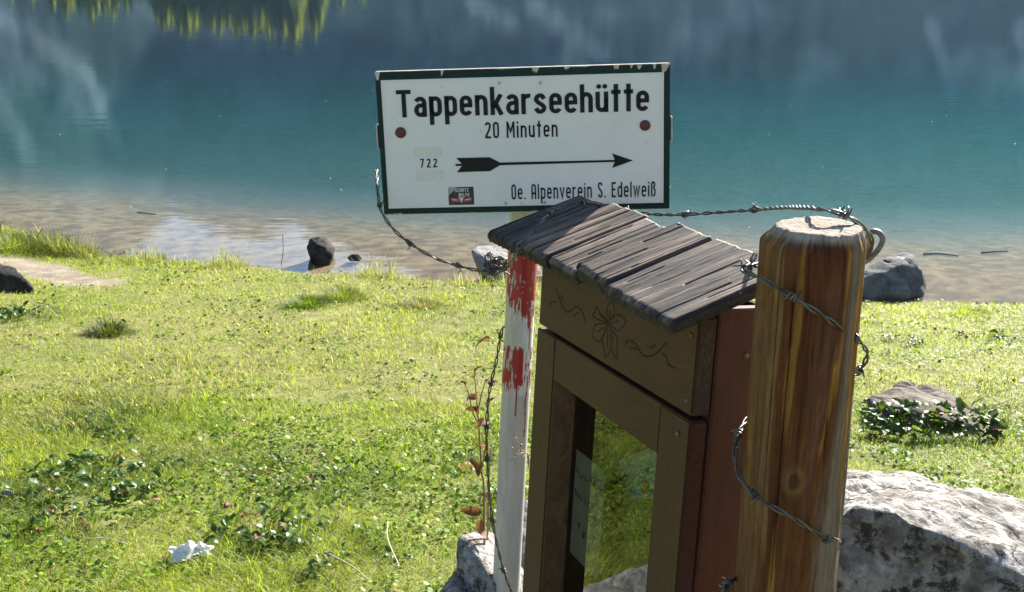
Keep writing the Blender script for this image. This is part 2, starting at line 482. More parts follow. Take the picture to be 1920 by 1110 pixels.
def rock(name, pts, mat, seed, edge=.03, amp=.02, freq=9, smooth=2, parent=None, strata=0.0):
    bm = bmesh.new()
    for p in pts: bm.verts.new(Vector([float(c) for c in p]))
    r = bmesh.ops.convex_hull(bm, input=bm.verts[:])
    bmesh.ops.delete(bm, geom=[g for g in set(r['geom_interior'] + r['geom_unused']) if isinstance(g, bmesh.types.BMVert) and g.is_valid], context='VERTS')
    for k in range(9):
        long_e = [e for e in bm.edges if e.calc_length() > edge * 1.6]
        if not long_e: break
        bmesh.ops.subdivide_edges(bm, edges=long_e, cuts=1, use_grid_fill=False)
        bmesh.ops.triangulate(bm, faces=bm.faces[:])
    for k in range(smooth): bmesh.ops.smooth_vert(bm, verts=bm.verts[:], factor=.5, use_axis_x=True, use_axis_y=True, use_axis_z=True)
    bmesh.ops.recalc_face_normals(bm, faces=bm.faces[:])
    bm.normal_update()
    co = np.array([v.co[:] for v in bm.verts]); no = np.array([v.normal[:] for v in bm.verts])
    x, y, z = (co * freq).T
    ridg = 1 - np.abs(fbm(x * .6, y * .6, z * .6, 4, seed + 3) * 2 - 1) * 2
    rid2 = 1 - np.abs(fbm(x * 1.9 + 5, y * 1.9, z * 1.9, 4, seed + 5, .6) * 2 - 1) * 2.4
    d = amp * ((fbm(x, y, z, 5, seed, .6) - .5) * 1.6 + .75 * ridg - .4 + .40 * rid2)
    if strata: d = d + strata * (np.abs(((z / freq * 30 + 2.5 * fbm(x * .5, y * .5, z * .5, 3, seed + 9)) % 1) - .5) * 2 - .5)
    co = co + no * d[:, None]
    for v, c in zip(bm.verts, co): v.co = c
    me = bpy.data.meshes.new(name)
    c0 = Vector((*co.mean(0)[:2], co[:, 2].min()))
    for v in bm.verts: v.co -= c0
    for f in bm.faces: f.smooth = True
    bm.to_mesh(me); bm.free()
    o = link(name, me, mat); o.location = c0
    return o
def px(lst): return [at(*t) for t in lst]

o = rock('boulder', px([(1480, 905, 2.62), (1560, 880, 2.62), (1610, 884, 2.62), (1700, 906, 2.62), (1800, 928, 2.6), (1850, 918, 2.6), (1930, 948, 2.55), (2060, 985, 2.45),
                        (1470, 1000, 2.2), (1560, 975, 2.17), (1610, 953, 2.16), (1665, 958, 2.14), (1760, 1008, 2.12), (1840, 1060, 2.10), (1930, 1088, 2.08), (2060, 1110, 2.1),
                        (1540, 1420, 2.2), (1700, 1420, 2.14), (1900, 1420, 2.14), (2060, 1420, 2.2), (1500, 1400, 2.6), (2000, 1400, 2.7)]), rockA, 3, .013, .020, 11, 1)
set_tags(o, 'big lichen-spotted grey boulder with sunlit white top behind the wooden post', 'boulder')
o = rock('stone', px([(856, 1012, 2.46), (866, 1000, 2.52), (900, 996, 2.58), (948, 1004, 2.6), (872, 1006, 2.45), (897, 1048, 2.40), (926, 1096, 2.36), (856, 1052, 2.44), (868, 1200, 2.42), (930, 1200, 2.38), (985, 1080, 2.5), (985, 1250, 2.5)]), rockA, 8, .012, .008, 14, 1)
set_tags(o, 'sharp grey stone standing left of the sign pole near its foot', 'stone')
o = rock('stone', px([(818, 1115, 2.42), (836, 1092, 2.44), (858, 1066, 2.47), (880, 1078, 2.47), (884, 1120, 2.4), (870, 1200, 2.35), (820, 1200, 2.4), (850, 1110, 2.36)]), rockA, 9, .012, .007, 14, 1)
set_tags(o, 'low dark stone at the bottom edge, leaning against the sharper one by the pole', 'stone')
o = rock('stone', px([(965, 975, 2.75), (985, 935, 2.82), (1010, 950, 2.85), (1040, 975, 2.8), (965, 1090, 2.62), (1020, 1080, 2.62), (970, 1200, 2.62), (1040, 1200, 2.7)]), rockD, 10, .014, .010, 12, 1)
set_tags(o, 'pale stone glimpsed in the gap between sign pole and wooden case', 'stone')
o = rock('stone', [(-.20, 1.70, .0), (-.16, 2.30, .0), (-.92, 1.75, 0), (-.90, 2.42, .0), (-.26, 1.78, .22), (-.22, 2.20, .17), (-.84, 1.82, .20), (-.80, 2.30, .14), (-.5, 1.76, .24), (-.5, 2.24, .18)], rockD, 12, .02, .014, 10, 1, strata=.006)
set_tags(o, 'flat pale layered stone mirrored in the glass of the case', 'stone')
ga = ground_at(1740, 815)
Zg = float((ga - CAM) @ FW)
o = rock('stone', px([(1630, 745, Zg + .25), (1660, 730, Zg + .3), (1740, 722, Zg + .35), (1790, 742, Zg + .3), (1838, 780, Zg + .15), (1640, 762, Zg + .1), (1700, 768, Zg + .05), (1780, 790, Zg), (1840, 812, Zg), (1640, 840, Zg + .1), (1760, 850, Zg), (1845, 850, Zg + .1), (1640, 850, Zg + .5), (1840, 840, Zg + .5)]), rockE, 20, .02, .02, 8, 1)
set_tags(o, 'brown half-buried stone overgrown by green leaves right of the post', 'stone')
o = rock('stone', px([(1674, 724, Zg + .36), (1690, 712, Zg + .36), (1712, 713, Zg + .36), (1722, 724, Zg + .36), (1680, 735, Zg + .30), (1718, 735, Zg + .30), (1675, 740, Zg + .45), (1720, 740, Zg + .45)]), rockE, 22, .015, .008, 14, 1)
set_tags(o, 'small brown stone lying on top of the overgrown stone', 'stone')
Zs = float((at_z(1675, 552, WATER_Z) - CAM) @ FW)
o = rock('stone', px([(1590, 530, Zs), (1622, 506, Zs + .12), (1655, 490, Zs + .3), (1695, 472, Zs + .3), (1712, 478, Zs + .2), (1726, 508, Zs + .1), (1735, 532, Zs + .1), (1730, 556, Zs), (1622, 560, Zs - .05), (1690, 562, Zs - .1), (1635, 520, Zs - .05), (1690, 500, Zs + .02),
                      (1600, 560, Zs + .5), (1730, 560, Zs + .5)]), rockB, 30, .028, .03, 5, 1)
set_tags(o, 'dark grey wedge-shaped rock on the shore right of the post', 'rock')
Zs = float((at_z(602, 486, WATER_Z) - CAM) @ FW)
o = rock('stone', px([(576, 462, Zs), (582, 448, Zs + .1), (598, 443, Zs + .1), (614, 446, Zs + .1), (627, 466, Zs + .1), (624, 480, Zs), (606, 487, Zs - .1), (585, 484, Zs - .05), (596, 460, Zs - .12), (612, 464, Zs - .1), (590, 505, Zs), (615, 505, Zs), (590, 500, Zs + .3), (622, 490, Zs + .3)]), rockC, 33, .02, .018, 8, 1)
set_tags(o, 'round dark wet rock standing in the shallow water', 'rock')
Zs = float((at_z(665, 484, WATER_Z) - CAM) @ FW)
o = rock('stone', px([(652, 482, Zs), (660, 476, Zs), (672, 477, Zs), (679, 483, Zs), (655, 490, Zs - .05), (676, 490, Zs - .05), (655, 488, Zs + .1), (676, 488, Zs + .1)]), rockC, 35, .012, .006, 14, 1)
set_tags(o, 'tiny stone poking out of the shallow water', 'rock')
Zs = float((at_z(925, 524, WATER_Z) - CAM) @ FW)
o = rock('stone', px([(884, 469, Zs + .05), (896, 461, Zs + .25), (930, 460, Zs + .3), (962, 472, Zs + .3), (975, 490, Zs + .1), (912, 512, Zs - .12), (930, 526, Zs - .12), (965, 526, Zs - .1), (900, 500, Zs - .02), (905, 530, Zs + .2), (970, 530, Zs + .3), (940, 505, Zs - .12)]), rockD, 37, .02, .016, 7, 1)
set_tags(o, 'pale slab of rock at the waterline, partly hidden by the red-and-white pole', 'rock')
o = rock('stone', px([(960, 500, Zs - .15), (985, 496, Zs), (1012, 500, Zs), (1018, 520, Zs - .1), (985, 528, Zs - .2), (965, 530, Zs - .2), (1015, 530, Zs)]), rockD, 38, .02, .012, 9, 1)
set_tags(o, 'pale rock on the shore just right of the pole', 'rock')
gl_ = ground_at(20, 548); Zs = float((gl_ - CAM) @ FW)
o = rock('stone', px([(-70, 480, Zs + .1), (-10, 492, Zs + .1), (20, 500, Zs + .05), (45, 524, Zs), (62, 540, Zs), (60, 556, Zs), (10, 560, Zs - .08), (-60, 560, Zs - .08), (-70, 560, Zs + .4), (60, 556, Zs + .3), (0, 515, Zs - .05)]), rockC, 40, .02, .02, 7, 1)
set_tags(o, 'dark angular rock cut by the left edge beside the sandy path', 'rock')

# branches lying on the lake bed
m = Mat('waterlogged_wood'); nz = m.noise(m.coords((4, 4, 4)), 4, 5)
m.principled(m.ramp(nz, [(.3, (.05, .042, .03)), (.7, (.11, .09, .06))]), .9, spec=.2)
for k, (pts_, lab) in enumerate([([(1840, 474), (1862, 472), (1890, 471)], 'dark stick in the shallow water near the right edge'),
                                 ([(1732, 476), (1765, 476), (1797, 480)], 'longer dark branch under the water behind the wedge-shaped rock'),
                                 ([(258, 398), (276, 400), (292, 402)], 'short dark log in the shallow water beside the mirrored sky')]):
    P = []
    for j, (u, v) in enumerate(pts_):
        q = at_z(u, v, WATER_Z - .03); zb = float(ground_h(q[0], q[1])); q = at_z(u, v, zb); P.append(at_z(u, v, float(ground_h(q[0], q[1])) + .008))
    P = catmull(P, 8)
    V, Fc = tube(P, np.linspace(.013, .007, len(P)) * (1 + .3 * (rng.random(len(P)) - .5)), 7)
    c0 = P[0]
    o = link('sunken_branch', mesh_np('sunken_branch', V - c0, Fc), m.m); o.location = c0
    set_tags(o, lab, 'branch')

# ================================================================== SIGNPOST
def arc(cx, cy, rx, ry, a0, a1, n=10):
    t = np.radians(np.linspace(a0, a1, n)); return [(cx + rx * math.cos(a), cy + ry * math.sin(a)) for a in t]
def spl(pts, per=5): return [tuple(p) for p in catmull(np.array([(x, y, 0) for x, y in pts]), per)[:, :2]]
def glyph(ch, s):
    """centre lines of one letter of a narrow road-sign alphabet, cap height 1; returns (strokes, dots, width)"""
    X = .74; w = .43; l = s / 2; r = w - s / 2; c = w / 2; rx = (r - l) / 2; ry = .16; b = s / 2
    top = X - s / 2
    arch = [(l, top - ry - .04)] + arc(c, top - ry, rx, ry, 180, 0) + [(r, 0)]
    bowl = arc(c, top - ry, rx, ry, 0, 180) + arc(c, b + ry, rx, ry, 180, 360) + [(r, top - ry)]
    capo = arc(c, 1 - b - ry, rx, ry, 0, 180) + arc(c, b + ry, rx, ry, 180, 360) + [(r, 1 - b - ry)]
    D = []
    if ch == ' ': return [], [], .24
    if ch == '.': return [], [(b, b)], s
    if ch == 'T': w = .5; return [[(w / 2, 0), (w / 2, 1 - s)], [(0, 1 - b), (w, 1 - b)]], D, w
    if ch == 'n': return [[(l, 0), (l, X)], arch], D, w
    if ch == 'h': return [[(l, 0), (l, 1.02)], arch], D, w
    if ch == 'm': pass
    if ch in 'uü':
        if ch == 'ü': D = [(l + .04, .93), (r - .04, .93)]
        return [[(l, X)] + arc(c, b + ry, rx, ry, 180, 360) + [(r, top - ry)], [(r, 0), (r, X)]], D, w
    if ch == 'p': return [[(l, -.30), (l, X)], bowl], D, w
    if ch == 'd': return [[(r, 0), (r, 1.0)], bowl], D, w
    if ch == 'a':
        return [[(r, 0), (r, top - ry)] + arc(c, top - ry, rx, ry, 0, 158), [(r, .42), (c + .02, .42)] + arc(c + .01, .42 - .175, c + .01 - l, .175, 90, 270) + [(c + .06, b), (r, .17)]], D, w
    if ch == 'e':
        return [[(l, .38), (r, .38), (r, top - ry)] + arc(c, top - ry, rx, ry, 0, 180) + arc(c, b + ry, rx, ry, 180, 335)], D, w
    if ch == 'r': w = .33; return [[(l, 0), (l, X)], [(l, top - .22)] + arc(l + .19, top - .17, .19, .17, 170, 75)], D, w
    if ch == 's': return [spl([(r - .005, top - .13), (r - .07, top - .02), (c, top), (l + .05, top - .04), (l + .01, top - .15), (l + .07, .42), (c, .37), (r - .06, .31), (r - .005, .21), (r - .05, b + .04), (c, b), (l + .06, b + .03), (l, b + .13)])], D, w
    if ch == 'k': return [[(l, 0), (l, 1.02)], [(l + .02, .27), (r + .01, X)], [(l + .12, .40), (r + .02, 0)]], D, w + .01
    if ch == 't': w = .33; return [[(w / 2, 0), (w / 2, 1.0)], [(0.01, X - .02), (w - .01, X - .02)]], D, w
    if ch == 'i': return [[(b, 0), (b, X)]], [(b, .92)], s
    if ch == 'l': return [[(b, 0), (b, 1.0)]], D, s
    if ch == 'M': w = .58; return [[(l, 0), (l, 1)], [(w - b, 0), (w - b, 1)], [(l, .97), (w / 2, .38), (w - b, .97)]], D, w
    if ch == 'v': return [[(l * .7, X), (c, .04), (w - l * .7, X)]], D, w
    if ch == 'w': w = .6; return [[(l * .7, X), (w * .28, .04), (w / 2, X * .9), (w * .72, .04), (w - l * .7, X)]], D, w
    if ch == 'O': return [capo], D, w
    if ch == '0': return [capo], D, w
    if ch == 'A': return [[(l, 0), (l, 1 - b - ry)] + arc(c, 1 - b - ry, rx, ry, 180, 0) + [(r, 0)], [(l, .38), (r, .38)]], D, w
    if ch == 'E': w = .38; return [[(l, 0), (l, 1)], [(l, b), (w, b)], [(l, .52), (w - .05, .52)], [(l, 1 - b), (w, 1 - b)]], D, w
    if ch == 'F': w = .38; return [[(l, 0), (l, 1)], [(l, .52), (w - .05, .52)], [(l, 1 - b), (w, 1 - b)]], D, w
    if ch == 'L': w = .38; return [[(l, 0), (l, 1)], [(l, b), (w, b)]], D, w
    if ch == 'H': return [[(l, 0), (l, 1)], [(r, 0), (r, 1)], [(l, .5), (r, .5)]], D, w
    if ch == 'I': return [[(b, 0), (b, 1)]], D, s
    if ch == 'U': return [[(l, 1), (l, b + ry)] + arc(c, b + ry, rx, ry, 180, 360) + [(r, 1)]], D, w
    if ch == 'C': return [arc(c, 1 - b - ry, rx, ry, 15, 180) + arc(c, b + ry, rx, ry, 180, 345)], D, w
    if ch == 'Z': return [[(0, 1 - b), (r, 1 - b), (l, b), (w, b)]], D, w
    if ch == 'S': return [spl([(r, .80), (r - .07, .93), (c, 1 - b), (l + .05, .92), (l, .77), (l + .07, .60), (c, .51), (r - .06, .41), (r, .25), (r - .05, .09), (c, b), (l + .06, .09), (l, .22)])], D, w
    if ch == 'ß': return [[(l, 0), (l, 1 - b - ry)] + arc(c - .02, 1 - b - ry, rx - .02, ry, 180, 0) + [(r - .05, .70), (c, .57)], [(c - .01, .56)] + spl([(c + .03, .55), (r - .02, .44), (r, .30), (r - .03, .14), (c + .03, b), (l + .13, b)])], D, w
    if ch == '2': return [arc(c, 1 - b - ry, rx, ry, 172, -18) + [(r - .05, .56), (l, .12), (l, b), (w, b)]], D, w
    if ch == '7': return [[(0, 1 - b), (r, 1 - b), (c - .08, 0)]], D, w
    return [], [], .3
def ribbon(path, s, h):
    P = np.array(path, float)
    keep = [0] + [i for i in range(1, len(P)) if np.hypot(*(P[i] - P[i - 1])) > 1e-5]; P = P[keep]
    n = len(P)
    seg = np.diff(P, axis=0); seg /= np.hypot(seg[:, 0], seg[:, 1])[:, None]
    nr_ = np.stack([-seg[:, 1], seg[:, 0]], -1)
    N = np.empty((n, 2)); N[0] = nr_[0]; N[-1] = nr_[-1]
    if n > 2:
        mm = nr_[:-1] + nr_[1:]; ln = np.hypot(mm[:, 0], mm[:, 1])[:, None]; mm /= np.maximum(ln, 1e-6)
        k = np.maximum((mm * nr_[1:]).sum(1), .45)[:, None]; N[1:-1] = mm / k
    Lp = P + N * s / 2; Rp = P - N * s / 2
    V = np.concatenate([np.stack([Lp[:, 0], np.full(n, -h), Lp[:, 1]], -1), np.stack([Rp[:, 0], np.full(n, -h), Rp[:, 1]], -1),
                        np.stack([Lp[:, 0], np.zeros(n), Lp[:, 1]], -1), np.stack([Rp[:, 0], np.zeros(n), Rp[:, 1]], -1)])
    i = np.arange(n - 1)
    F_ = np.concatenate([np.stack([i, i + n, i + n + 1, i + 1], -1), np.stack([i, i + 1, i + 1 + 2 * n, i + 2 * n], -1), np.stack([i + n, i + 3 * n, i + 1 + 3 * n, i + 1 + n], -1),
                         [[0, 2 * n, 3 * n, n], [n - 1, 2 * n - 1, 4 * n - 1, 3 * n - 1]]])
    return V, [F_]
def disc(cx, cz, r, h, y0=0.0, n=14, dome=0.0):
    a = np.linspace(0, 2 * np.pi, n, endpoint=False)
    rings = [(r, y0), (r, y0 - h)]
    if dome: rings += [(r * .75, y0 - h - dome * .6), (r * .4, y0 - h - dome * .92)]
    V = np.concatenate([np.stack([cx + q * np.cos(a), np.full(n, y), cz + q * np.sin(a)], -1) for q, y in rings] + [np.array([[cx, rings[-1][1] - (dome * .08), cz]])])
    F_ = []; k = len(rings)
    j = np.arange(n); j2 = (j + 1) % n
    for q in range(k - 1): F_.append(np.stack([q * n + j, q * n + j2, (q + 1) * n + j2, (q + 1) * n + j], -1))
    return V, [np.concatenate(F_), np.stack([(k - 1) * n + j, (k - 1) * n + j2, np.full(n, k * n)], -1)]
def text_mesh(name, txt, x0, x1, zbase, cap, s, gap, h, y):
    parts = []; pen = 0
    for ch in txt:
        st, dots, w = glyph(ch, s)
        for p in st: parts.append(ribbon([(a + pen, b_) for a, b_ in p], s, 1))
        for d in dots: parts.append(disc(d[0] + pen, d[1], s * .56, 1))
        pen += w + gap
    pen -= gap
    V, Fc = merge(parts)
    V = V * np.array([(x1 - x0) / pen, h, cap]) + np.array([x0, y, zbase])
    return mesh_np(name, V, Fc, False)
def poly_prism(pts, h, y):
    n = len(pts); V = np.array([(x, y - h, z) for x, z in pts] + [(x, y, z) for x, z in pts])
    bm = bmesh.new()
    vs_ = [bm.verts.new(Vector(p)) for p in V[:n]]; vb = [bm.verts.new(Vector(p)) for p in V[n:]]
    bm.faces.new(vs_)
    for i in range(n): bm.faces.new((vs_[i], vb[i], vb[(i + 1) % n], vs_[(i + 1) % n]))
    bmesh.ops.recalc_face_normals(bm, faces=bm.faces[:])
    bmesh.ops.triangulate(bm, faces=bm.faces[:])
    bm.verts.index_update()
    Vo = np.array([v_.co[:] for v_ in bm.verts]); Fo = np.array([[q.index for q in f.verts] for f in bm.faces]); bm.free()
    return Vo, [Fo]

# materials
m = Mat('sign_white_enamel'); v = m.coords()
g = m.noise(v, 9, 6, .6); gf = m.noise(v, 70, 4)
c = m.mix(m.ramp(g, [(.5, 0.0), (.8, .35)]), (.81, .77, .745), (.66, .625, .58))
c = m.mix(m.ramp(gf, [(.68, 0.0), (.74, .35)]), c, (.45, .42, .36))
m.principled(c, .42, spec=.4, normal=m.bump(g, .06, .01)); sign_white = m.m
m = Mat('sign_green_paint'); v = m.coords()
g = m.noise(v, 40, 6, .65)
m.principled(m.ramp(g, [(.3, (.004, .018, .014)), (.75, (.010, .036, .028))]), .55, spec=.25, normal=m.bump(g, .15, .004)); sign_green = m.m
m = Mat('sign_black_enamel'); g = m.noise(m.coords(), 60, 4)
m.principled(m.ramp(g, [(.3, (.006, .006, .0065)), (.8, (.014, .014, .015))]), .5, spec=.25); sign_black = m.m
m = Mat('bare_chipped_edge'); g = m.noise(m.coords(), 80, 5)
m.principled(m.ramp(g, [(.3, (.40, .33, .27)), (.7, (.66, .58, .50))]), .85, spec=.2); chip_mat = m.m
m = Mat('red_reflector'); v = m.coords()
vo = m.n('ShaderNodeTexVoronoi', inp={'Vector': v, 'Scale': 420.0}).outputs[0]
m.principled(m.ramp(vo, [(.0, (.20, .020, .012)), (.7, (.06, .008, .006))]), .18, spec=.6, normal=m.bump(vo, .5, .002)); refl_mat = m.m
m = Mat('galvanised_steel'); v = m.coords()
vo = m.noise(v, 45, 5)
m.principled(m.ramp(vo, [(.3, (.30, .30, .30)), (.7, (.52, .52, .51))]), .42, metal=.8); steel_mat = m.m
m = Mat('sticker_dark'); g = m.noise(m.coords(), 90, 4)
m.principled(m.ramp(g, [(.3, (.020, .012, .014)), (.75, (.05, .032, .036))]), .4, spec=.5); sticker_mat = m.m
m = Mat('sticker_grey'); g = m.noise(m.coords(), 90, 4)
m.principled(m.ramp(g, [(.3, (.30, .28, .26)), (.75, (.45, .42, .38))]), .5); sticker_grey = m.m
m = Mat('sticker_red'); g = m.noise(m.coords(), 90, 4)
m.principled(m.ramp(g, [(.3, (.40, .05, .075)), (.75, (.52, .09, .12))]), .45); sticker_red = m.m
m = Mat('sticker_white'); g = m.noise(m.coords(), 90, 4)
m.principled(m.ramp(g, [(.3, (.55, .53, .53)), (.75, (.75, .73, .72))]), .5); sticker_white = m.m
m = Mat('empty_field_cream'); g = m.noise(m.coords(), 50, 5)
m.principled(m.ramp(g, [(.3, (.70, .68, .58)), (.75, (.78, .76, .69))]), .5); field_mat = m.m

SB = np.array([[0.9979, 0.0558, -0.0329], [-0.0551, 0.9982, 0.0221], [0.0341, -0.0203, 0.9992]])
SC = CAM + (np.array([.0222, 2.153, 1.3043]) - CAM) * .9815
SW, SHT = .5503, .2716
def fx(t): return (t - .5) * SW
def fz(t): return (.5 - t) * SHT
# pole axis
PA = at_y(979, 500, 2.172); PB = at_y(949, 1100, 2.10)
pd = (PA - PB) / np.linalg.norm(PA - PB)
pole_base = PB + pd * ((-.12 - PB[2]) / pd[2]); pole_top = PB + pd * ((1.43 - PB[2]) / pd[2])
post_root = empty('trail_signpost', pole_base)
set_tags(post_root, 'white enamel hiking sign reading Tappenkarseehütte 20 Minuten with black arrow, on a red-and-white painted pole', 'signpost')
post_root['label'] = 'white green-framed hiking sign with black arrow on a red-and-white pole'
# pole, dense enough to carry its flaking paint
L = np.linalg.norm(pole_top - pole_base); na, nz_ = 120, 620
zz = np.linspace(0, L, nz_); aa = np.linspace(-np.pi, np.pi, na, endpoint=False)
AAg, ZZg = np.meshgrid(aa, zz, indexing='ij')
PR = .0292
axis_pts = pole_base + zz[:, None] * pd
dd = axis_pts - CAM; vrow = 555 - FPX * (dd @ UP) / (dd @ FW)
VR = np.broadcast_to(vrow, AAg.shape)
sx = np.sin(AAg); cz = np.cos(AAg)                       # sx: -1 left .. +1 right as seen from the front
n_a = fbm(AAg * 4.0, VR * .018, octv=5, seed=81, gain=.6); n_b = fbm(np.sin(AAg) * 9 + 5, VR * .05, np.cos(AAg) * 9, octv=4, seed=82, gain=.6); n_c = fbm(np.sin(AAg) * 12, VR * .030, np.cos(AAg) * 16, octv=3, seed=83)
edge_lo1 = 588 + 70 * (n_c - .5) + 60 * (n_a - .5) + 30 * (sx - .1); edge_hi2 = 648 + 20 * (n_c - .5); edge_lo2 = 722 + 46 * (n_c - .5)
red = ((VR < edge_lo1) & (VR > 420)) | ((VR > edge_hi2) & (VR < edge_lo2))
flake = n_b + .30 * np.abs(sx - .05) * (sx < 0) * .6 + .16 * sstep(.55, .9, sx) * (VR > 560)
red &= ~(flake > np.where(VR < 562, .70, .645))
red &= ~((VR > 640) & (sx > .40) & (sx < .78) & (n_b > .40))
red |= (np.abs(AAg - (.78 + .05 * np.sin(VR * .09))) < .065) & (VR > 700) & (VR < 812)
red |= (np.abs(AAg - .02) < .07 * (.35 + n_b)) & (VR > 715) & (VR < 772) & (n_c > .30)
red |= (np.abs(AAg - .80) < .10 * n_b) & (VR > 590) & (VR < 650)
white = (VR < 735 + 10 * (n_c - .5)) & (n_b < .66)
zinc = mixc((.46, .425, .37), (.58, .54, .48), fbm(AAg * 3, VR * .01, octv=4, seed=84))
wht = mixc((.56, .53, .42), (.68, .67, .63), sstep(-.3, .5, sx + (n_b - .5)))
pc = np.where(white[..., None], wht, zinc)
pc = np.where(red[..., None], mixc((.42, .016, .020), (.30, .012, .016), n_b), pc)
rad = PR + np.where(red, .0005, 0) + np.where(white, .0003, 0)
ex = np.cross(pd, [0, 1.0, 0]); ex /= np.linalg.norm(ex)          # +x-ish
ey = np.cross(ex, pd)                                              # towards camera or away
if ey[1] > 0: ey = -ey
if ex[0] < 0: ex = -ex
V = zz[None, :, None] * pd + rad[..., None] * (sx[..., None] * ex + cz[..., None] * ey)
V = np.vstack([V.reshape(-1, 3), L * pd])
cap = np.array([[(i * nz_ + nz_ - 1), (((i + 1) % na) * nz_ + nz_ - 1), na * nz_] for i in range(na)])
m = Mat('pole_paint'); g = m.noise(m.coords((30, 30, 4)), 3, 5)
m.principled(m.mix(.5, m.attr(), m.mix(1, m.attr(), m.ramp(g, [(.3, .75), (.7, 1.2)]), 'MULTIPLY')), .36, spec=.5, normal=m.bump(g, .06, .004))
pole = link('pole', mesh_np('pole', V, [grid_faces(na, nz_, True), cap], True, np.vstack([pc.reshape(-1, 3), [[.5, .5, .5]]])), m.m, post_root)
# sign board (green) and its sub-parts, all in the board's own frame
board = link('sign_board', box_mesh('sign_board', -SW / 2, SW / 2, 0, .016, -SHT / 2, SHT / 2, .0012), sign_green, post_root, M4(SB, SC - pole_base))
def sub(name, me, mat): return link(name, me, mat, board)
px0, px1, pz0, pz1 = fx(.0185), fx(.979), fz(.957), fz(.055)
sub('face_plate', box_mesh('face_plate', px0, px1, -.0022, .001, pz0, pz1, .0012), sign_white)
rim = [box_mesh('rim', *q, .0006) for q in ((px0, px1, -.0036, -.0018, pz1 - .0032, pz1 - .0004), (px0, px1, -.0036, -.0018, pz0 + .0004, pz0 + .0032), (px0 + .0004, px0 + .0032, -.0035, -.0018, pz0, pz1), (px1 - .0032, px1 - .0004, -.0035, -.0018, pz0, pz1))]
for r_ in rim: sub('rim', r_, sign_white)
YF = -.0022
sub('lettering', text_mesh('lettering', 'Tappenkarseehütte', fx(.069), fx(.929), fz(.313), .188 * SHT, .148, .092, .0012, YF), sign_black)
sub('lettering', text_mesh('lettering', '20 Minuten', fx(.369), fx(.618), fz(.474), .113 * SHT, .125, .16, .0010, YF), sign_black)
sub('lettering', text_mesh('lettering', '722', fx(.139), fx(.198), fz(.668), .062 * SHT, .14, .30, .0009, YF), sign_black)
sub('lettering', text_mesh('lettering', 'Oe. Alpenverein S. Edelweiß', fx(.453), fx(.952), fz(.910), .108 * SHT, .115, .17, .0010, YF), sign_black)
A_ = .652
ar = [(.262, .660), (.278, .659), (.268, .706), (.383, .706), (.420, .660), (.808, .660), (.802, .700), (.874, .652), (.802, .598), (.812, .645), (.418, .648), (.380, .607), (.268, .609), (.290, .650), (.262, .650)]
ar = [(.262, .648), (.284, .648), (.266, .606), (.381, .606), (.416, .645), (.812, .646), (.803, .600), (.874, .653), (.803, .702), (.812, .660), (.416, .664), (.381, .704), (.266, .706), (.284, .662), (.262, .662)]
V, Fc = poly_prism([(fx(a), fz(b_)) for a, b_ in ar], .001, YF)
sub('arrow', mesh_np('arrow', V, Fc, False), sign_black)
for (x0, x1, z0, z1) in ((.121, .214, .592, .526), (.124, .217, .756, .688)):
    f_ = sub('number_field', box_mesh('number_field', fx(x0) + .0008, fx(x1) - .0008, YF - .0004, YF + .001, fz(z0) + .0008, fz(z1) - .0008, 0), field_mat)
    for q in ((x0, x1, z1, 't'), (x0, x1, z0, 't'), (x0, z0, z1, 's'), (x1, z0, z1, 's')):
        if q[3] == 't': me = box_mesh('field_rim', fx(q[0]), fx(q[1]), YF - .0012, YF - .0001, fz(q[2]) - .0007, fz(q[2]) + .0007, .0003)
        else: me = box_mesh('field_rim', fx(q[0]) - .0007, fx(q[0]) + .0007, YF - .0011, YF - .0001, fz(q[1]), fz(q[2]), .0003)
        sub('field_rim', me, sign_white)
for (x, z, r_) in ((.077, .418, .0104), (.9155, .412, .0100)):
    V, Fc = disc(fx(x), fz(z), r_, .0018, YF, 28, .0018); sub('reflector', mesh_np('reflector', V, Fc), refl_mat)
for (x, z) in ((.424, .095), (.563, .103), (.431, .935), (.568, .935)):
    V, Fc = disc(fx(x), fz(z), .0030, .0006, YF, 14, .0010); sub('screw', mesh_np('screw', V, Fc), steel_mat)
# sticker
s0, s1, t0, t1 = fx(.232), fx(.321), fz(.940), fz(.812)
sub('sticker', box_mesh('sticker', s0, s1, YF - .0005, YF + .0005, t0, t1, 0), sticker_mat)
V, Fc = poly_prism([(s0, t1), (s0 + .018, t1), (s0, t0 + .018)], .0008, YF); sub('sticker_corner', mesh_np('sticker_corner', V, Fc, False), sticker_grey)
sub('sticker_print', text_mesh('sticker_print', 'SCHUTZ', s0 + .013, s1 - .0095, t1 - .0095, .0070, .18, .12, .0004, YF - .0006), sticker_white)
sub('sticker_print', text_mesh('sticker_print', 'HILFE', s0 + .020, s1 - .0085, t1 - .0185, .0066, .18, .14, .0004, YF - .0006), sticker_white)
cx_ = (s0 + s1) / 2
pr = [poly_prism([(cx_ - .021, t0 + .0145), (cx_ - .006, t0 + .0125), (cx_ - .003, t0 + .0055), (cx_ - .018, t0 + .0065)], .0004, YF - .0006),
      poly_prism([(cx_ + .021, t0 + .0145), (cx_ + .006, t0 + .0125), (cx_ + .003, t0 + .0055), (cx_ + .018, t0 + .0065)], .0004, YF - .0006),
      poly_prism([(cx_ - .0075, t0 + .016), (cx_ + .0075, t0 + .016), (cx_, t0 + .002)], .0005, YF - .0006)]
V, Fc = merge(pr); sub('sticker_print', mesh_np('sticker_print', V, Fc, False), sticker_red)
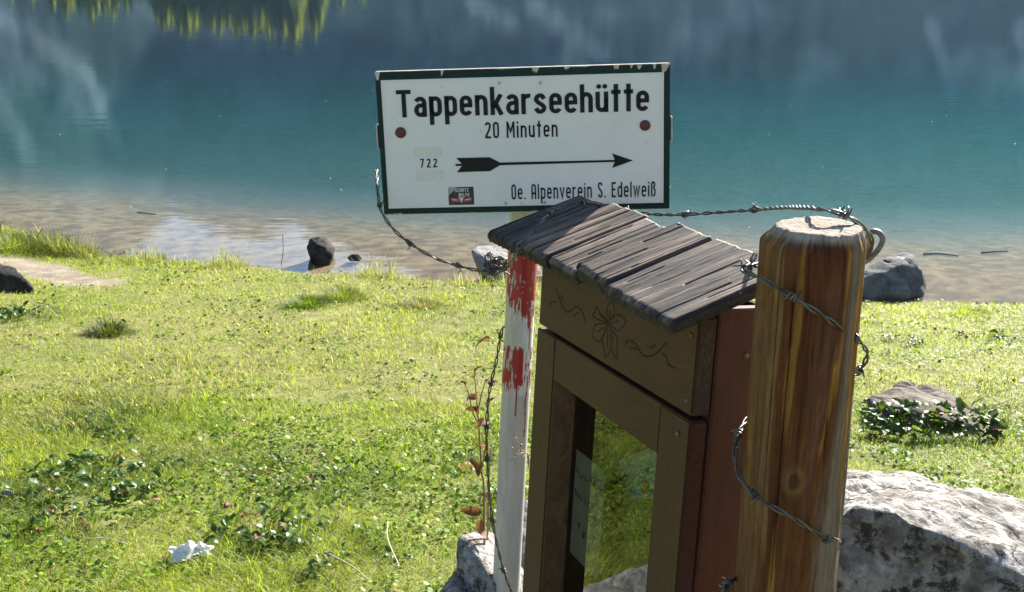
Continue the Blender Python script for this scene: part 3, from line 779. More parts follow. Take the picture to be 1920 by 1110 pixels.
pr = [poly_prism([(cx_ - .0048, t0 + .0148), (cx_ + .0048, t0 + .0148), (cx_, t0 + .0048)], .0003, YF - .0012),
      poly_prism([(cx_ - .018, t0 + .0118), (cx_ - .008, t0 + .0105), (cx_ - .008, t0 + .0090), (cx_ - .017, t0 + .0100)], .0003, YF - .0012),
      poly_prism([(cx_ + .018, t0 + .0118), (cx_ + .008, t0 + .0105), (cx_ + .008, t0 + .0090), (cx_ + .017, t0 + .0100)], .0003, YF - .0012)]
V, Fc = merge(pr); sub('sticker_print', mesh_np('sticker_print', V, Fc, False), sticker_white)
# paint chips along the frame edge
def chip(x0, w, up, seed, side='t'):
    r = np.random.default_rng(seed); n = 5
    if side == 't':
        top_ = fz(0) + .0004; d = up
        P = [(x0 - w / 2, top_)] + [(x0 - w / 2 + w * (k + 1) / (n + 1) * (.6 + .4 * r.random()), top_ - d * (.4 + .6 * r.random())) for k in range(n)] + [(x0 + w / 2, top_)]
    elif side == 'b':
        bt = fz(1) - .0004; P = [(x0 + w / 2, bt)] + [(x0 + w / 2 - w * (k + 1) / (n + 1), bt + up * (.2 + .8 * r.random())) for k in range(n)] + [(x0 - w / 2, bt)]
    P2 = [P[0]]
    for q in P[1:]:
        if (q[0] - P2[-1][0]) * (1 if side == 't' else -1) > 1e-4: P2.append(q)
    return poly_prism(P2[::-1], .0004, 0.0001)
ch_ = [chip(fx(.231), .006, .012, 1), chip(fx(.548), .014, .013, 2), chip(fx(.655), .012, .008, 3), chip(fx(.82), .011, .012, 4), chip(fx(.872), .006, .010, 5), chip(fx(.898), .010, .012, 6), chip(fx(.948), .006, .011, 7), chip(fx(.985), .016, .020, 8), chip(fx(.008), .010, .016, 9),
       chip(fx(.04), .030, .003, 10, 'b'), chip(fx(.30), .06, .0016, 11, 'b'), chip(fx(.56), .05, .004, 12, 'b'), chip(fx(.75), .05, .002, 13, 'b'), chip(fx(.45), .05, .0018, 14, 't'), chip(fx(.70), .04, .0022, 15, 't')]
V, Fc = merge(ch_); sub('peeled_paint', mesh_np('peeled_paint', V, Fc, False), chip_mat)['kind'] = 'stuff'
sub('worn_edge', box_mesh('worn_edge', -SW / 2 + .001, SW / 2 - .001, .0015, .014, -SHT / 2 - .0012, -SHT / 2 + .001, .0004), chip_mat)
sub('worn_edge', box_mesh('worn_edge', -SW / 2 + .001, SW / 2 - .001, .0015, .014, SHT / 2 - .001, SHT / 2 + .0012, .0004), chip_mat)
# clamp bracket behind the board, its bent ends show at both sides
for sgn in (-1, 1):
    x = sgn * (SW / 2 + .002)
    sub('bracket', box_mesh('bracket', min(x, x + sgn * .003), max(x, x + sgn * .003), -.001, .022, fz(.53), fz(.36), .0008), steel_mat)
sub('bracket', box_mesh('bracket', -SW / 2 - .004, SW / 2 + .004, .0165, .0195, fz(.53), fz(.36), .0008), steel_mat)

# ================================================================== DISPLAY CASE (wooden show case with shingle roof)
def wood_mat(name, c_lo, c_hi, scale=(1, 1, 1), rough=.6, spec=.35, bump=.15, worn=None, det=6):
    m = Mat(name); v = m.coords(scale)
    g = m.noise(v, 6, det, .6, .8); f = m.noise(v, 26, 5, .6); big = m.noise(m.coords((3, 3, 3)), 2, 4)
    c = m.ramp(m.math('ADD', m.math('MULTIPLY', g, .7), m.math('MULTIPLY', f, .3)), [(.32, c_lo), (.68, c_hi)])
    c = m.mix(1, c, m.ramp(big, [(.3, .78), (.7, 1.2)]), 'MULTIPLY')
    if worn:
        w = m.ramp(m.noise(v, 11, 7, .7, 1.0), [(.62, 0.0), (.68, 1.0)])
        c = m.mix(m.math('MULTIPLY', w, .7), c, worn)
    h = m.math('ADD', m.math('MULTIPLY', g, .6), m.math('MULTIPLY', f, .4))
    m.principled(c, rough, spec=spec, normal=m.bump(h, bump, .006))
    return m.m
# grain along x (rails), along z (stiles)
olive_x = wood_mat('olive_brown_stain_rail', (.052, .0225, .008), (.094, .041, .015), (2, 14, 22))
olive_z = wood_mat('olive_brown_stain_stile', (.052, .0225, .008), (.094, .042, .016), (22, 14, 1.6))
red_z = wood_mat('red_brown_stain', (.056, .018, .012), (.088, .028, .018), (18, 18, 1.4), bump=.10)
edge_z = wood_mat('chipped_red_brown_edge', (.045, .018, .012), (.090, .034, .022), (6, 14, 30), .8, .2, .6, worn=(.10, .065, .045))
endgrain = wood_mat('weathered_end_grain', (.035, .026, .02), (.10, .070, .05), (8, 26, 14), .85, .15, .7)
jamb_mat = wood_mat('dark_wavy_jamb', (.06, .030, .015), (.20, .105, .052), (14, 6, 3.5), .6, .3, .4)
m = Mat('engraved_line'); g = m.noise(m.coords(), 60, 3); m.principled(m.ramp(g, [(.3, (.016, .009, .004)), (.7, (.035, .020, .009))]), .7, spec=.2); engr = m.m
m = Mat('dark_interior'); g = m.noise(m.coords(), 14, 4); m.principled(m.ramp(g, [(.3, (.020, .018, .012)), (.7, (.045, .038, .026))]), .9, spec=.1); inner_mat = m.m
m = Mat('dull_brass'); g = m.noise(m.coords(), 200, 3); m.principled(m.ramp(g, [(.3, (.09, .06, .035)), (.7, (.22, .16, .09))]), .5, metal=.6); screw_mat = m.m
KB = np.array([[.3478, .9361, .0522], [-.9348, .3419, .0959], [.0719, -.0822, .9940]])
KB, _r = np.linalg.qr(KB); KB = KB * np.sign(np.diag(_r))
KO = np.array([.0466, 1.9038, 1.0138])
KW, KD, KT = .554, .112, .026
BOT = -.70
case = empty('display_case', KO + KB @ np.array([KW / 2, KD / 2, BOT - .30]))
case.rotation_euler = M4(KB, (0, 0, 0)).to_euler()
set_tags(case, 'leaning brown wooden display case with weathered plank roof and glass door beside the sign', 'display case')
KOFF = Vector((-KW / 2, -KD / 2, -(BOT - .30)))
def kp(name, me, mat, parent=case):
    o = link(name, me, mat, parent)
    if parent is case: o.location = KOFF
    return o
ia, ib, ic, jbt = .081, .469, .079, BOT + .08
# head board with the engraving
kp('head_board', box_mesh('head_board', .006, KW + .001, -.001, KT, .004, .140, .002), olive_x)
kp('board_end', box_mesh('board_end', KW + .0012, KW + .0035, .001, KT - .001, .0055, .138, .0008), endgrain)
# door frame
kp('door_stile', box_mesh('door_stile', -.002, ia, 0, KT, BOT, -.004, .0022), olive_z)
kp('door_stile', box_mesh('door_stile', ib, KW - .001, 0, KT, BOT, -.0045, .0022), olive_z)
kp('door_rail', box_mesh('door_rail', ia + .0002, ib - .0002, .0008, KT - .0005, -ic, -.0042, .0015), olive_x)
kp('door_rail', box_mesh('door_rail', ia + .0002, ib - .0002, .0008, KT - .0005, BOT, jbt, .0015), olive_x)
kp('jamb', box_mesh('jamb', ia + .0003, ia + .0035, .0022, .046, jbt, -ic - .0005, .0006), jamb_mat)
kp('jamb', box_mesh('jamb', ib - .0035, ib - .0003, .0022, .046, jbt, -ic - .0005, .0006), jamb_mat)
kp('door_edge', box_mesh('door_edge', KW - .0008, KW + .0016, .0015, KT - .001, BOT, -.006, .0008), edge_z)
# carcass
kp('side_panel', box_mesh('side_panel', KW - .020, KW - .001, KT + .002, KD, BOT, .150, .0015), red_z)
kp('side_panel', box_mesh('side_panel', 0.000, .018, KT + .002, KD, BOT, .150, .0015), red_z)
kp('corner_post', box_mesh('corner_post', KW - .0008, KW + .0008, KT + .0025, KT + .0075, BOT, .150, .0004), edge_z)
kp('back_panel', box_mesh('back_panel', .019, KW - .021, KD - .012, KD - .002, BOT, .150, .001), inner_mat)
kp('inner_floor', box_mesh('inner_floor', .019, KW - .021, KT + .002, KD - .013, BOT + .002, BOT + .02, .001), inner_mat)
kp('inner_top', box_mesh('inner_top', .019, KW - .021, KT + .002, KD - .013, -.03, -.012, .001), inner_mat)
for x in (.03, KW - .09): kp('leg', box_mesh('leg', x, x + .06, .045, .105, BOT - .45, BOT - .001, .003), red_z)
# screws
for (x, z) in ((KW - .016, .112), (KW - .013, .022), (KW - .030, -.03)):
    V, Fc = disc(x, z, .0042, .0008, -.001, 14, .0012); kp('screw', mesh_np('screw', V, Fc), screw_mat)
V, Fc = disc(0, 0, .0046, .0008, 0, 14, .0012)
o = kp('screw', mesh_np('screw', V, Fc), screw_mat); o.matrix_local = Matrix.Translation(KOFF + Vector((KW - .0005, .078, .085))) @ Matrix.Rotation(math.pi / 2, 4, 'Z')
# glass
m = Mat('pane_glass'); g = m.noise(m.coords(), 5, 3)
nb = m.bump(g, .02, .01)
fr = m.n('ShaderNodeFresnel', inp={'IOR': 1.9, 'Normal': nb})
gl = m.n('ShaderNodeBsdfGlossy', inp={'Color': (1, 1, 1), 'Roughness': .006, 'Normal': nb}); tr = m.n('ShaderNodeBsdfTransparent', inp={'Color': (.80, .86, .80)})
mx = m.n('ShaderNodeMixShader', inp={0: fr, 1: tr.outputs[0], 2: gl.outputs[0]}); m.t.links.new(mx.outputs[0], m.out.inputs[0])
gx0, gx1 = ia + .0036, ib - .0036
V = np.array([(gx0, .044, jbt), (gx1, .044, jbt), (gx1, .044, -ic), (gx0, .044, -ic)])
kp('glass', mesh_np('glass', V, np.array([[0, 1, 2, 3]]), False), m.m)
# notices behind the glass
def paper(name, c0, c1, scale=30):
    m = Mat(name); g = m.noise(m.coords(), scale, 5); m.principled(m.ramp(g, [(.3, c0), (.7, c1)]), .8, spec=.2); return m.m
pap = paper('notice_paper', (.38, .36, .27), (.48, .46, .36)); pap2 = paper('printed_green', (.10, .13, .05), (.22, .20, .07)); pap3 = paper('printed_blue', (.10, .22, .32), (.18, .30, .38)); pap4 = paper('printed_red', (.28, .06, .035), (.36, .10, .05))
kp('poster', box_mesh('poster', .120, .455, .0965, .0975, -.52, -.17, 0), pap2)
V, Fc = poly_prism([(.17, -.20), (.30, -.13), (.40, -.17), (.45, -.235), (.45, -.255), (.33, -.21), (.17, -.27)], .0008, .0964); kp('poster_print', mesh_np('poster_print', V, Fc, False), pap3)
kp('notice', box_mesh('notice', .092, .212, .0495, .0503, -.40, -.205, 0), pap)
def brush_text(lines, x0, z0, w, h):
    parts = []; r = np.random.default_rng(5)
    for k, n in enumerate(lines):
        x = x0
        for j in range(n):
            ww = .006 + .005 * r.random()
            pts_ = spl([(x, z0 - k * .04 + .010 * r.random()), (x + ww * .4, z0 - k * .04 + .016 * r.random() - .004), (x + ww, z0 - k * .04 - .004 * r.random())], 4)
            parts.append(ribbon(pts_, .0022, .0004)); x += ww + .0018 + (.007 if r.random() < .2 else 0)
    V, Fc = merge(parts); V[:, 1] += .0493; return mesh_np('handwriting', V, Fc, False)
o = kp('handwriting', brush_text([10, 6], .098, -.245, .1, .01), engr); o['kind'] = 'stuff'
for (x, z, s_) in ((.125, -.335, .007), (.145, -.345, .008), (.27, -.215, .016), (.37, -.29, .016), (.42, -.40, .014)):
    V, Fc = poly_prism([(x + s_ * math.cos(t) * (.6 + .4 * random.random()), z + s_ * math.sin(t) * (.6 + .4 * random.random())) for t in np.linspace(0, 6.28, 9)[:-1]], .0006, .0492 if x < .2 else .0955)
    kp('flower_print', mesh_np('flower_print', V, Fc, False), pap4)
# engraving: edelweiss-like flower between two tendrils
def engrave(name, strokes, s=.0022):
    V, Fc = merge([ribbon(spl(p, 6), s, .0005) for p in strokes]); V[:, 1] -= .0009
    return kp(name, mesh_np(name, V, Fc, False), engr)
# positions measured on the board: pixel -> board plane
def on_board(u, v):
    nrm_ = KB[:, 1]; d = ray(u, v); t = ((KO - CAM) @ nrm_) / (d @ nrm_); q = KB.T @ (CAM + t * d - KO); return (q[0], q[2])
def ob(l): return [on_board(u, v) for u, v in l]
fc = [ob([(1141, 605), (1128, 592), (1120, 575), (1116, 585), (1112, 592), (1125, 600), (1141, 605)]),
      ob([(1141, 605), (1138, 588), (1142, 572), (1149, 566), (1153, 580), (1150, 594), (1141, 605)]),
      ob([(1141, 605), (1150, 595), (1162, 590), (1174, 604), (1160, 620), (1152, 614), (1141, 605)]),
      ob([(1141, 608), (1128, 606), (1116, 612), (1113, 630), (1122, 640), (1130, 634), (1138, 618), (1141, 608)]),
      ob([(1141, 610), (1130, 634), (1134, 656), (1136, 670), (1146, 655), (1150, 636), (1148, 618), (1141, 610)]),
      ob([(1150, 620), (1158, 634), (1158, 656), (1158, 672), (1148, 658)]),
      ob([(1138, 600), (1128, 588)]), ob([(1143, 600), (1146, 582)]), ob([(1146, 606), (1162, 602)]), ob([(1136, 612), (1122, 622)]), ob([(1141, 618), (1140, 648)]), ob([(1145, 618), (1146, 640)])]
engrave('engraved_flower', fc, .0020)
engrave('engraved_tendril', [ob([(1043, 538), (1048, 552), (1054, 570), (1062, 584), (1072, 582), (1082, 575), (1092, 584), (1099, 604)])], .0026)
for q_ in ([(1030, 574), (1036, 566), (1044, 566)], [(1053, 552), (1055, 558), (1057, 564)], [(1076, 594), (1082, 588), (1087, 586)]): engrave('engraved_tendril', [ob(q_)], .0022)
engrave('engraved_tendril', [ob([(1173, 646), (1180, 638), (1190, 642), (1202, 660), (1212, 668), (1230, 664), (1250, 643)])], .0026)
for q_ in ([(1182, 655), (1188, 652), (1194, 655)], [(1218, 650), (1224, 652), (1230, 645)], [(1243, 663), (1250, 668), (1254, 682), (1260, 687), (1268, 690)]): engrave('engraved_tendril', [ob(q_)], .0022)
# roof: five weathered planks, grain from front to back
ov_l, ov_r, q0, rD, hr, hb = .078, .060, .067, .102, .1445, .2085
sl = (hb - hr) / (rD + q0)
bx_ = [-ov_l, .068, .205, .310, .415, KW + ov_r]
m = Mat('weathered_roof_wood')
v = m.coords((48, 4.5, 48)); g = m.noise(v, 2.2, 7, .65, .9); f = m.noise(m.coords((150, 16, 150)), 2, 5); big = m.noise(m.coords((9, 5, 9)), 2, 5); spk = m.noise(m.coords((1, 1, 1)), 180, 2)
c = m.mix(1, m.attr(), m.ramp(m.math('ADD', m.math('MULTIPLY', g, .6), m.math('MULTIPLY', f, .4)), [(.35, .38), (.62, 1.4)]), 'MULTIPLY')
c = m.mix(1, c, m.ramp(big, [(.3, .75), (.7, 1.25)]), 'MULTIPLY')
c = m.mix(m.ramp(spk, [(.70, 0.0), (.76, .5)]), c, (.42, .41, .38))
m.principled(c, .62, spec=.35, normal=m.bump(m.math('ADD', m.math('MULTIPLY', g, .7), m.math('MULTIPLY', f, .3)), .6, .006))
roof_mat = m.m
roof = kp('roof', box_mesh('roof', -.045, KW + .035, -q0 + .035, rD - .012, -.004, .004, .001), endgrain)
roof.matrix_local = Matrix.Translation(KOFF + Vector((0, 0, hr + q0 * sl - .012))) @ Matrix.Rotation(math.atan(sl), 4, 'X')
for k in range(5):
    x0, x1 = bx_[k] + .0026, bx_[k + 1] - .0022
    nx, ny = int((x1 - x0) / .0011), 64
    r_ = np.random.default_rng(90 + k)
    ylen = (rD + q0) / math.cos(math.atan(sl))
    y0j, y1j = r_.uniform(-.005, .004), r_.uniform(-.004, .006)
    tx = np.linspace(0, 1, nx); ty = np.linspace(0, 1, ny)
    TX, TY = np.meshgrid(tx, ty, indexing='ij')
    Xp = x0 + (x1 - x0) * TX; 
    fe = .006 * (fbm(TX * 9 * (x1 - x0) / .1, TX * 0, octv=4, seed=200 + k) - .5)      # ragged ends
    be = .004 * (fbm(TX * 9 * (x1 - x0) / .1, TX * 0 + 9, octv=4, seed=210 + k) - .5)
    Yp = (y0j + fe) * (1 - TY) + (ylen + y1j + be) * TY
    gr = fbm(Xp * 80 + .8 * fbm(Xp * 20, Yp * 12, octv=2, seed=220 + k), Yp * 5, octv=4, seed=230 + k, gain=.6)
    crack = np.zeros_like(gr)
    for _ in range(r_.integers(4, 8)):
        xc = x0 + (x1 - x0) * r_.uniform(.08, .92); ys_, ye_ = sorted((r_.uniform(-.05, ylen), r_.uniform(0, ylen + .05)))
        path_ = xc + .004 * (fbm(Yp * 14, Yp * 0 + xc * 77, octv=3, seed=240 + k) - .5)
        crack = np.maximum(crack, np.exp(-((Xp - path_) / .0011) ** 2) * (Yp > ys_) * (Yp < max(ye_, ys_ + .06)))
    edge = np.minimum(TX, 1 - TX) * (x1 - x0); ed = np.exp(-(edge / .0022) ** 2)
    fr_ = np.exp(-((Yp - (y0j + fe)) / .004) ** 2)
    cup = .0035 * (2 * TX - 1) ** 2 * r_.uniform(-.3, 1)
    tilt = (TX - .5) * r_.uniform(-.010, -.002) + (.0055, .0095, .0025, .0085, .0010)[k]
    Zp = .019 + cup + tilt + .0044 * (gr - .5) - .009 * crack - .004 * ed - .004 * fr_
    tone = np.array([(.042, .035, .032), (.112, .078, .054), (.13, .092, .065), (.10, .069, .047), (.118, .083, .058)][k])
    blot = fbm(Xp * 26, Yp * 9, octv=4, seed=260 + k, gain=.6)
    colr = tone * (.22 + 1.6 * sstep(.30, .72, gr))[..., None] * (.55 + .9 * sstep(.25, .75, blot))[..., None] * ((1 - .85 * crack) * (1 - .65 * np.exp(-(edge / .0045) ** 2)))[..., None]
    Vt = np.stack([Xp, Yp, Zp], -1).reshape(-1, 3); Vb = np.stack([Xp, Yp, Zp * 0 + tilt * .6], -1)
    per = np.concatenate([np.arange(nx) * ny, (nx - 1) * ny + np.arange(1, ny), np.arange(nx - 2, -1, -1) * ny + ny - 1, np.arange(ny - 2, 0, -1)])
    # end faces: a few rows down, rough and dark
    rows = [per]; Vs = [Vt]; Cs = [colr.reshape(-1, 3)]; off = len(Vt)
    for q in range(1, 5):
        tq = q / 4; base = Vt[per] * (1 - tq) + Vb.reshape(-1, 3)[per] * tq
        wob = (fbm(base[:, 0] * 160, base[:, 2] * 300, base[:, 1] * 40, octv=3, seed=250 + k) - .5) * .005 * (1 if q < 4 else .5)
        base = base + np.stack([0 * wob, np.where(base[:, 1] < ylen / 2, wob, -wob), 0 * wob], -1)
        Vs.append(base); Cs.append(np.tile(np.array((.034, .028, .026)), (len(per), 1)) * (.6 + .8 * rng.random((len(per), 1)))); rows.append(off + np.arange(len(per))); off += len(per)
    Fq = [grid_faces(nx, ny)]
    for a_, b_ in zip(rows[:-1], rows[1:]): Fq.append(np.stack([a_, b_, np.roll(b_, -1), np.roll(a_, -1)], -1))
    pl = link('roof_plank', mesh_np('roof_plank', np.vstack(Vs), [np.concatenate(Fq)], True, np.vstack(Cs)), roof_mat, roof)
    pl.location = (0, -q0 / math.cos(math.atan(sl)), .0035)
kp('eave_board', box_mesh('eave_board', KW + .001, KW + .018, -.004, rD - .006, -.0, .020, .001), wood_mat('eave_brown', (.05, .030, .018), (.12, .075, .045), (8, 2, 30), .7, .3, .4)).matrix_local = Matrix.Translation(KOFF + Vector((0, 0, hr - .020 + q0 * sl))) @ Matrix.Rotation(math.atan(sl), 4, 'X')

# ================================================================== FENCE POST
POX, POY, POZ = .345, 1.247, 1.352
na, nz_ = 300, 420
zz = np.linspace(-.10, POZ, nz_); aa = np.linspace(-np.pi, np.pi, na, endpoint=False)
AAg, ZZg = np.meshgrid(aa, zz, indexing='ij')
AAw = AAg + .85 * (fbm(np.sin(AAg) * 2, ZZg * 2.2, np.cos(AAg) * 2, octv=4, seed=300) - .5)
ca, sa = np.cos(AAg), np.sin(AAg)                     # angle 0 faces the camera, + to the right
tt = (POZ - ZZg) / POZ
Rb = .0598 + .0075 * tt + .002 * np.exp(-((ZZg - .62) / .10) ** 2) * (sa < 0)
facet = fbm(sa * 2.6 + 3, ZZg * 1.1, ca * 2.6, octv=3, seed=301) - .5
flat = np.abs(((AAg * 2.1 + 1.2 * fbm(sa, ZZg * 1.3, ca, octv=2, seed=302)) % 1) - .5)
grain = fbm(sa * 24, ZZg * 3.0, ca * 24, octv=4, seed=303, gain=.6) - .5
chipn = sstep(.52, .60, fbm(sa * 6 + 1, ZZg * 5, ca * 6, octv=4, seed=304, gain=.6))
Rr = Rb * (1 + .055 * facet) - .0022 * flat + .0016 * grain - .0016 * chipn
# long cracks
crk = np.zeros_like(Rr)
for a0, z0, z1, w in ((-.83, .95, 1.36, .008), (.92, .3, 1.36, .007), (1.15, .9, 1.3, .006), (.05, .2, .62, .006), (-.30, .62, .85, .008), (.55, .1, .6, .006), (-1.2, .6, 1.3, .006), (-.55, .9, 1.3, .007), (.30, .8, 1.2, .006), (.70, .6, .95, .007), (-.1, 1.05, 1.25, .005)):
    pa = a0 + .05 * (fbm(ZZg * 7, ZZg * 0 + a0 * 9, octv=3, seed=305) - .5)
    crk = np.maximum(crk, np.exp(-((AAg - pa) / w) ** 2) * sstep(z0 - .02, z0 + .03, ZZg) * (1 - sstep(z1 - .03, z1 + .02, ZZg)))
Rr = Rr - .0022 * crk
# roughly axed chamfer at the top
Rr = Rr - .012 * sstep(POZ - .016 - .012 * (fbm(sa * 3 + 1, ca * 3, octv=2, seed=306)), POZ, ZZg) * (.5 + .8 * (sa < 0))
# own colours of the stripped stem
ca0, sa0, AA0 = ca, sa, AAg
ca, sa, AAg = np.cos(AAw), np.sin(AAw), AAw
st = fbm(sa * 3.4, ZZg * 2.2, ca * 3.4, octv=4, seed=311, gain=.55); st2 = fbm(sa * 8, ZZg * 5, ca * 8, octv=4, seed=312, gain=.6); fine = fbm(sa * 36, ZZg * 14, ca * 36, octv=4, seed=313)
blob = fbm(sa * 5, ZZg * 7, ca * 5, octv=5, seed=318, gain=.6)
brown = mixc((.080, .026, .011), (.175, .068, .027), sstep(.25, .75, .5 * st2 + .5 * blob)); beige = mixc((.15, .10, .058), (.25, .175, .105), .5 * st2 + .5 * blob); yellow = mixc((.26, .125, .030), (.36, .185, .050), fine); rust = np.array((.36, .115, .022)); grey = mixc((.16, .115, .080), (.27, .205, .15), fine)
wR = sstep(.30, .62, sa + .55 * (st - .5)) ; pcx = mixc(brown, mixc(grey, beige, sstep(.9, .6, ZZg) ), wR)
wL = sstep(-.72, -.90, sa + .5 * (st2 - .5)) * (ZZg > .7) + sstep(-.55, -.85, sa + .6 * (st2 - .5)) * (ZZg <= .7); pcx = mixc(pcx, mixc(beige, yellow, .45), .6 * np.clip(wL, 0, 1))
ys_ = sstep(.62, .68, fbm(sa * 4.6 + 7, ZZg * 1.6, ca * 4.6, octv=4, seed=314, gain=.55) + .10 * sstep(.75, .45, ZZg) - .05 * (sa > .5)); pcx = mixc(pcx, yellow, ys_)
rs_ = sstep(.66, .72, fbm(sa * 6 + 2, ZZg * .8, ca * 6, octv=3, seed=315)); pcx = mixc(pcx, rust * .7, rs_ * .5)
# named streaks seen from the front
for a0, w, z0, z1, cc in ((-.95, .12, 1.0, 1.40, (.34, .21, .085)), (-.62, .10, 1.14, 1.40, (.40, .20, .04)), (-.62, .07, .55, .98, (.52, .28, .06)), (.18, .07, .2, .66, (.50, .25, .05)), (.42, .05, .2, .62, (.46, .28, .09)), (.05, .045, .62, .80, (.45, .16, .03)), (.16, .12, 1.0, 1.30, (.20, .085, .055)), (.62, .05, .88, 1.3, (.30, .22, .16)), (.78, .12, .30, .88, (.36, .26, .13)), (.50, .06, .45, .84, (.52, .31, .10))):
    e_ = np.abs(AAg - a0 - .12 * (fbm(ZZg * 5, ZZg * 0 + a0 * 5, octv=3, seed=316) - .5)) / (w * (.5 + fbm(ZZg * 9, ZZg * 0 + a0, octv=2, seed=317)))
    k_ = (1 - sstep(.75, 1.05, e_ + .5 * (fine - .5))) * sstep(z0 - .05, z0 + .04, ZZg + .1 * (st2 - .5)) * (1 - sstep(z1 - .05, z1 + .03, ZZg + .1 * (st2 - .5)))
    pcx = mixc(pcx, np.array(cc) * .8 * (.7 + .6 * blob[..., None]), k_ * .6)
ca, sa, AAg = ca0, sa0, AA0
kn = np.hypot((AAg - .45) * .062, (ZZg - .545) * .6) / .011                                   # knot near the foot
kn = np.minimum(kn, np.hypot((AAg + .25) * .060, (ZZg - 1.06) * .7) / .008)
kn = np.minimum(kn, np.hypot((AAg - .75) * .060, (ZZg - .86) * .7) / .007)
kn = np.minimum(kn, np.hypot((AAg + .70) * .062, (ZZg - .70) * .6) / .010)
pcx = mixc(pcx, np.array((.26, .15, .065)), .5 * (1 - sstep(1.0, 2.2, kn + .5 * (fine - .5))))
pcx = mixc(pcx, (.075, .038, .018), .8 * (1 - sstep(.7, 1.15, kn + .3 * (fine - .5))))
Rr = Rr + .003 * np.exp(-(kn / 1.4) ** 2) - .0025 * np.exp(-(kn / .6) ** 2)
pcx = pcx * (.72 + .56 * fine[..., None]) * (1 - .75 * crk[..., None])
tipm = sstep(POZ - .012, POZ - .002, ZZg + .008 * (fine - .5))
pcx = mixc(pcx, mixc((.30, .25, .20), (.46, .40, .33), fine), tipm)
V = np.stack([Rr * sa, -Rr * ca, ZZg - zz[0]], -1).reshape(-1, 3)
topc = []; topv = []; ringI = [np.arange(na) * nz_ + nz_ - 1]; off = len(V)
Vs = [V]; Cs = [pcx.reshape(-1, 3)]; Fs = [grid_faces(na, nz_, True)]
Rt = Rr[:, -1]
for q, fr_ in enumerate((.92, .84, .74, .64, .54, .44, .34, .24, .14, .05)):
    zt = POZ + .0010 - zz[0] + .0012 * (fbm(np.sin(aa) * fr_ * 9, np.cos(aa) * fr_ * 9, octv=3, seed=320) - .5) * 2
    Vs.append(np.stack([Rt * fr_ * np.sin(aa), -Rt * fr_ * np.cos(aa), zt], -1))
    ringt = .5 + .5 * np.sin(fr_ * 70); w_ = fbm(np.sin(aa) * fr_ * 14, np.cos(aa) * fr_ * 14, octv=4, seed=321)
    Cs.append(mixc((.24, .195, .15), (.42, .36, .29), w_ * .75 + .25 * ringt)); ids = off + np.arange(na); off += na
    Fs.append(np.stack([ringI[-1], np.roll(ringI[-1], -1), np.roll(ids, -1), ids], -1)); ringI.append(ids)
Vs.append(np.array([[0, 0, POZ + .001 - zz[0]]])); Cs.append(np.array([[.4, .34, .27]]))
ctri = np.stack([ringI[-1], np.roll(ringI[-1], -1), np.full(na, off)], -1)
m = Mat('stripped_post_wood'); v = m.coords((90, 90, 11)); g = m.noise(v, 2, 7, .7, .6)
v2 = m.noise(m.coords((30, 30, 6)), 2, 6, .65, .9)
c = m.mix(1, m.attr(), m.ramp(g, [(.3, .7), (.68, 1.2)]), 'MULTIPLY'); c = m.mix(1, c, m.ramp(v2, [(.3, .85), (.7, 1.12)]), 'MULTIPLY')
m.principled(c, .85, spec=.1, normal=m.bump(m.math('ADD', m.math('MULTIPLY', g, .6), v2), .6, .006))
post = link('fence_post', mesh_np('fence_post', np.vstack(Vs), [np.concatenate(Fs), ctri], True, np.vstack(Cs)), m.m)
post.location = (POX, POY, zz[0])
set_tags(post, 'round reddish-brown fence post with stripped bark, wrapped in barbed wire', 'fence post')

# ================================================================== BARBED WIRE
m = Mat('barbed_wire_steel'); v = m.coords(); g = m.noise(v, 60, 5); g2 = m.noise(v, 300, 4)
c = m.ramp(g, [(.35, (.085, .065, .052)), (.6, (.17, .16, .145)), (.8, (.15, .09, .05))])
m.principled(c, m.ramp(g2, [(.3, .28), (.7, .55)]), metal=.75, spec=.5, normal=m.bump(g2, .2, .001)); wire_mat = m.m
def barb_mesh(seed):
    r = np.random.default_rng(seed); parts = []
    t = np.linspace(0, 2 * np.pi * 2.4, 34); a0 = r.random() * 6.28
    P = np.stack([np.linspace(-.0045, .0045, 34), .0040 * np.cos(t + a0), .0040 * np.sin(t + a0)], -1)
    def tail(p, d, l): return [p + d * l * k for k in (.3, .6, 1.0)]
    d0 = np.array([r.uniform(-.5, .1), math.cos(a0 + 2.0), math.sin(a0 + 2.0)]); d0 /= np.linalg.norm(d0)
    e = t[-1] + a0; d1 = np.array([r.uniform(-.1, .5), math.cos(e + 1.2), math.sin(e + 1.2)]); d1 /= np.linalg.norm(d1)
    path_ = np.array(tail(P[0], d0, .013)[::-1] + list(P) + tail(P[-1], d1, .013))
    rr = np.full(len(path_), .00115); rr[0] = rr[-1] = .0003
    parts.append(tube(path_, rr, 6))
    t2 = np.linspace(0, 2 * np.pi * 1.6, 22); a1 = r.random() * 6.28
    P2 = np.stack([np.linspace(-.006, .002, 22), .0045 * np.cos(-t2 + a1), .0045 * np.sin(-t2 + a1)], -1)
    d2 = np.array([.2, math.cos(a1 + 1.8), math.sin(a1 + 1.8)]); d3 = np.array([-.2, math.cos(-t2[-1] + a1 - 1.5), math.sin(-t2[-1] + a1 - 1.5)])
    path_ = np.array(tail(P2[0], d2 / np.linalg.norm(d2), .011)[::-1] + list(P2) + tail(P2[-1], d3 / np.linalg.norm(d3), .011))
    rr = np.full(len(path_), .00110); rr[0] = rr[-1] = .0003
    parts.append(tube(path_, rr, 6))
    V, Fc = merge(parts); me = mesh_np('barb', V, Fc); me.materials.append(wire_mat); return me
barbs = [barb_mesh(400 + i) for i in range(5)]
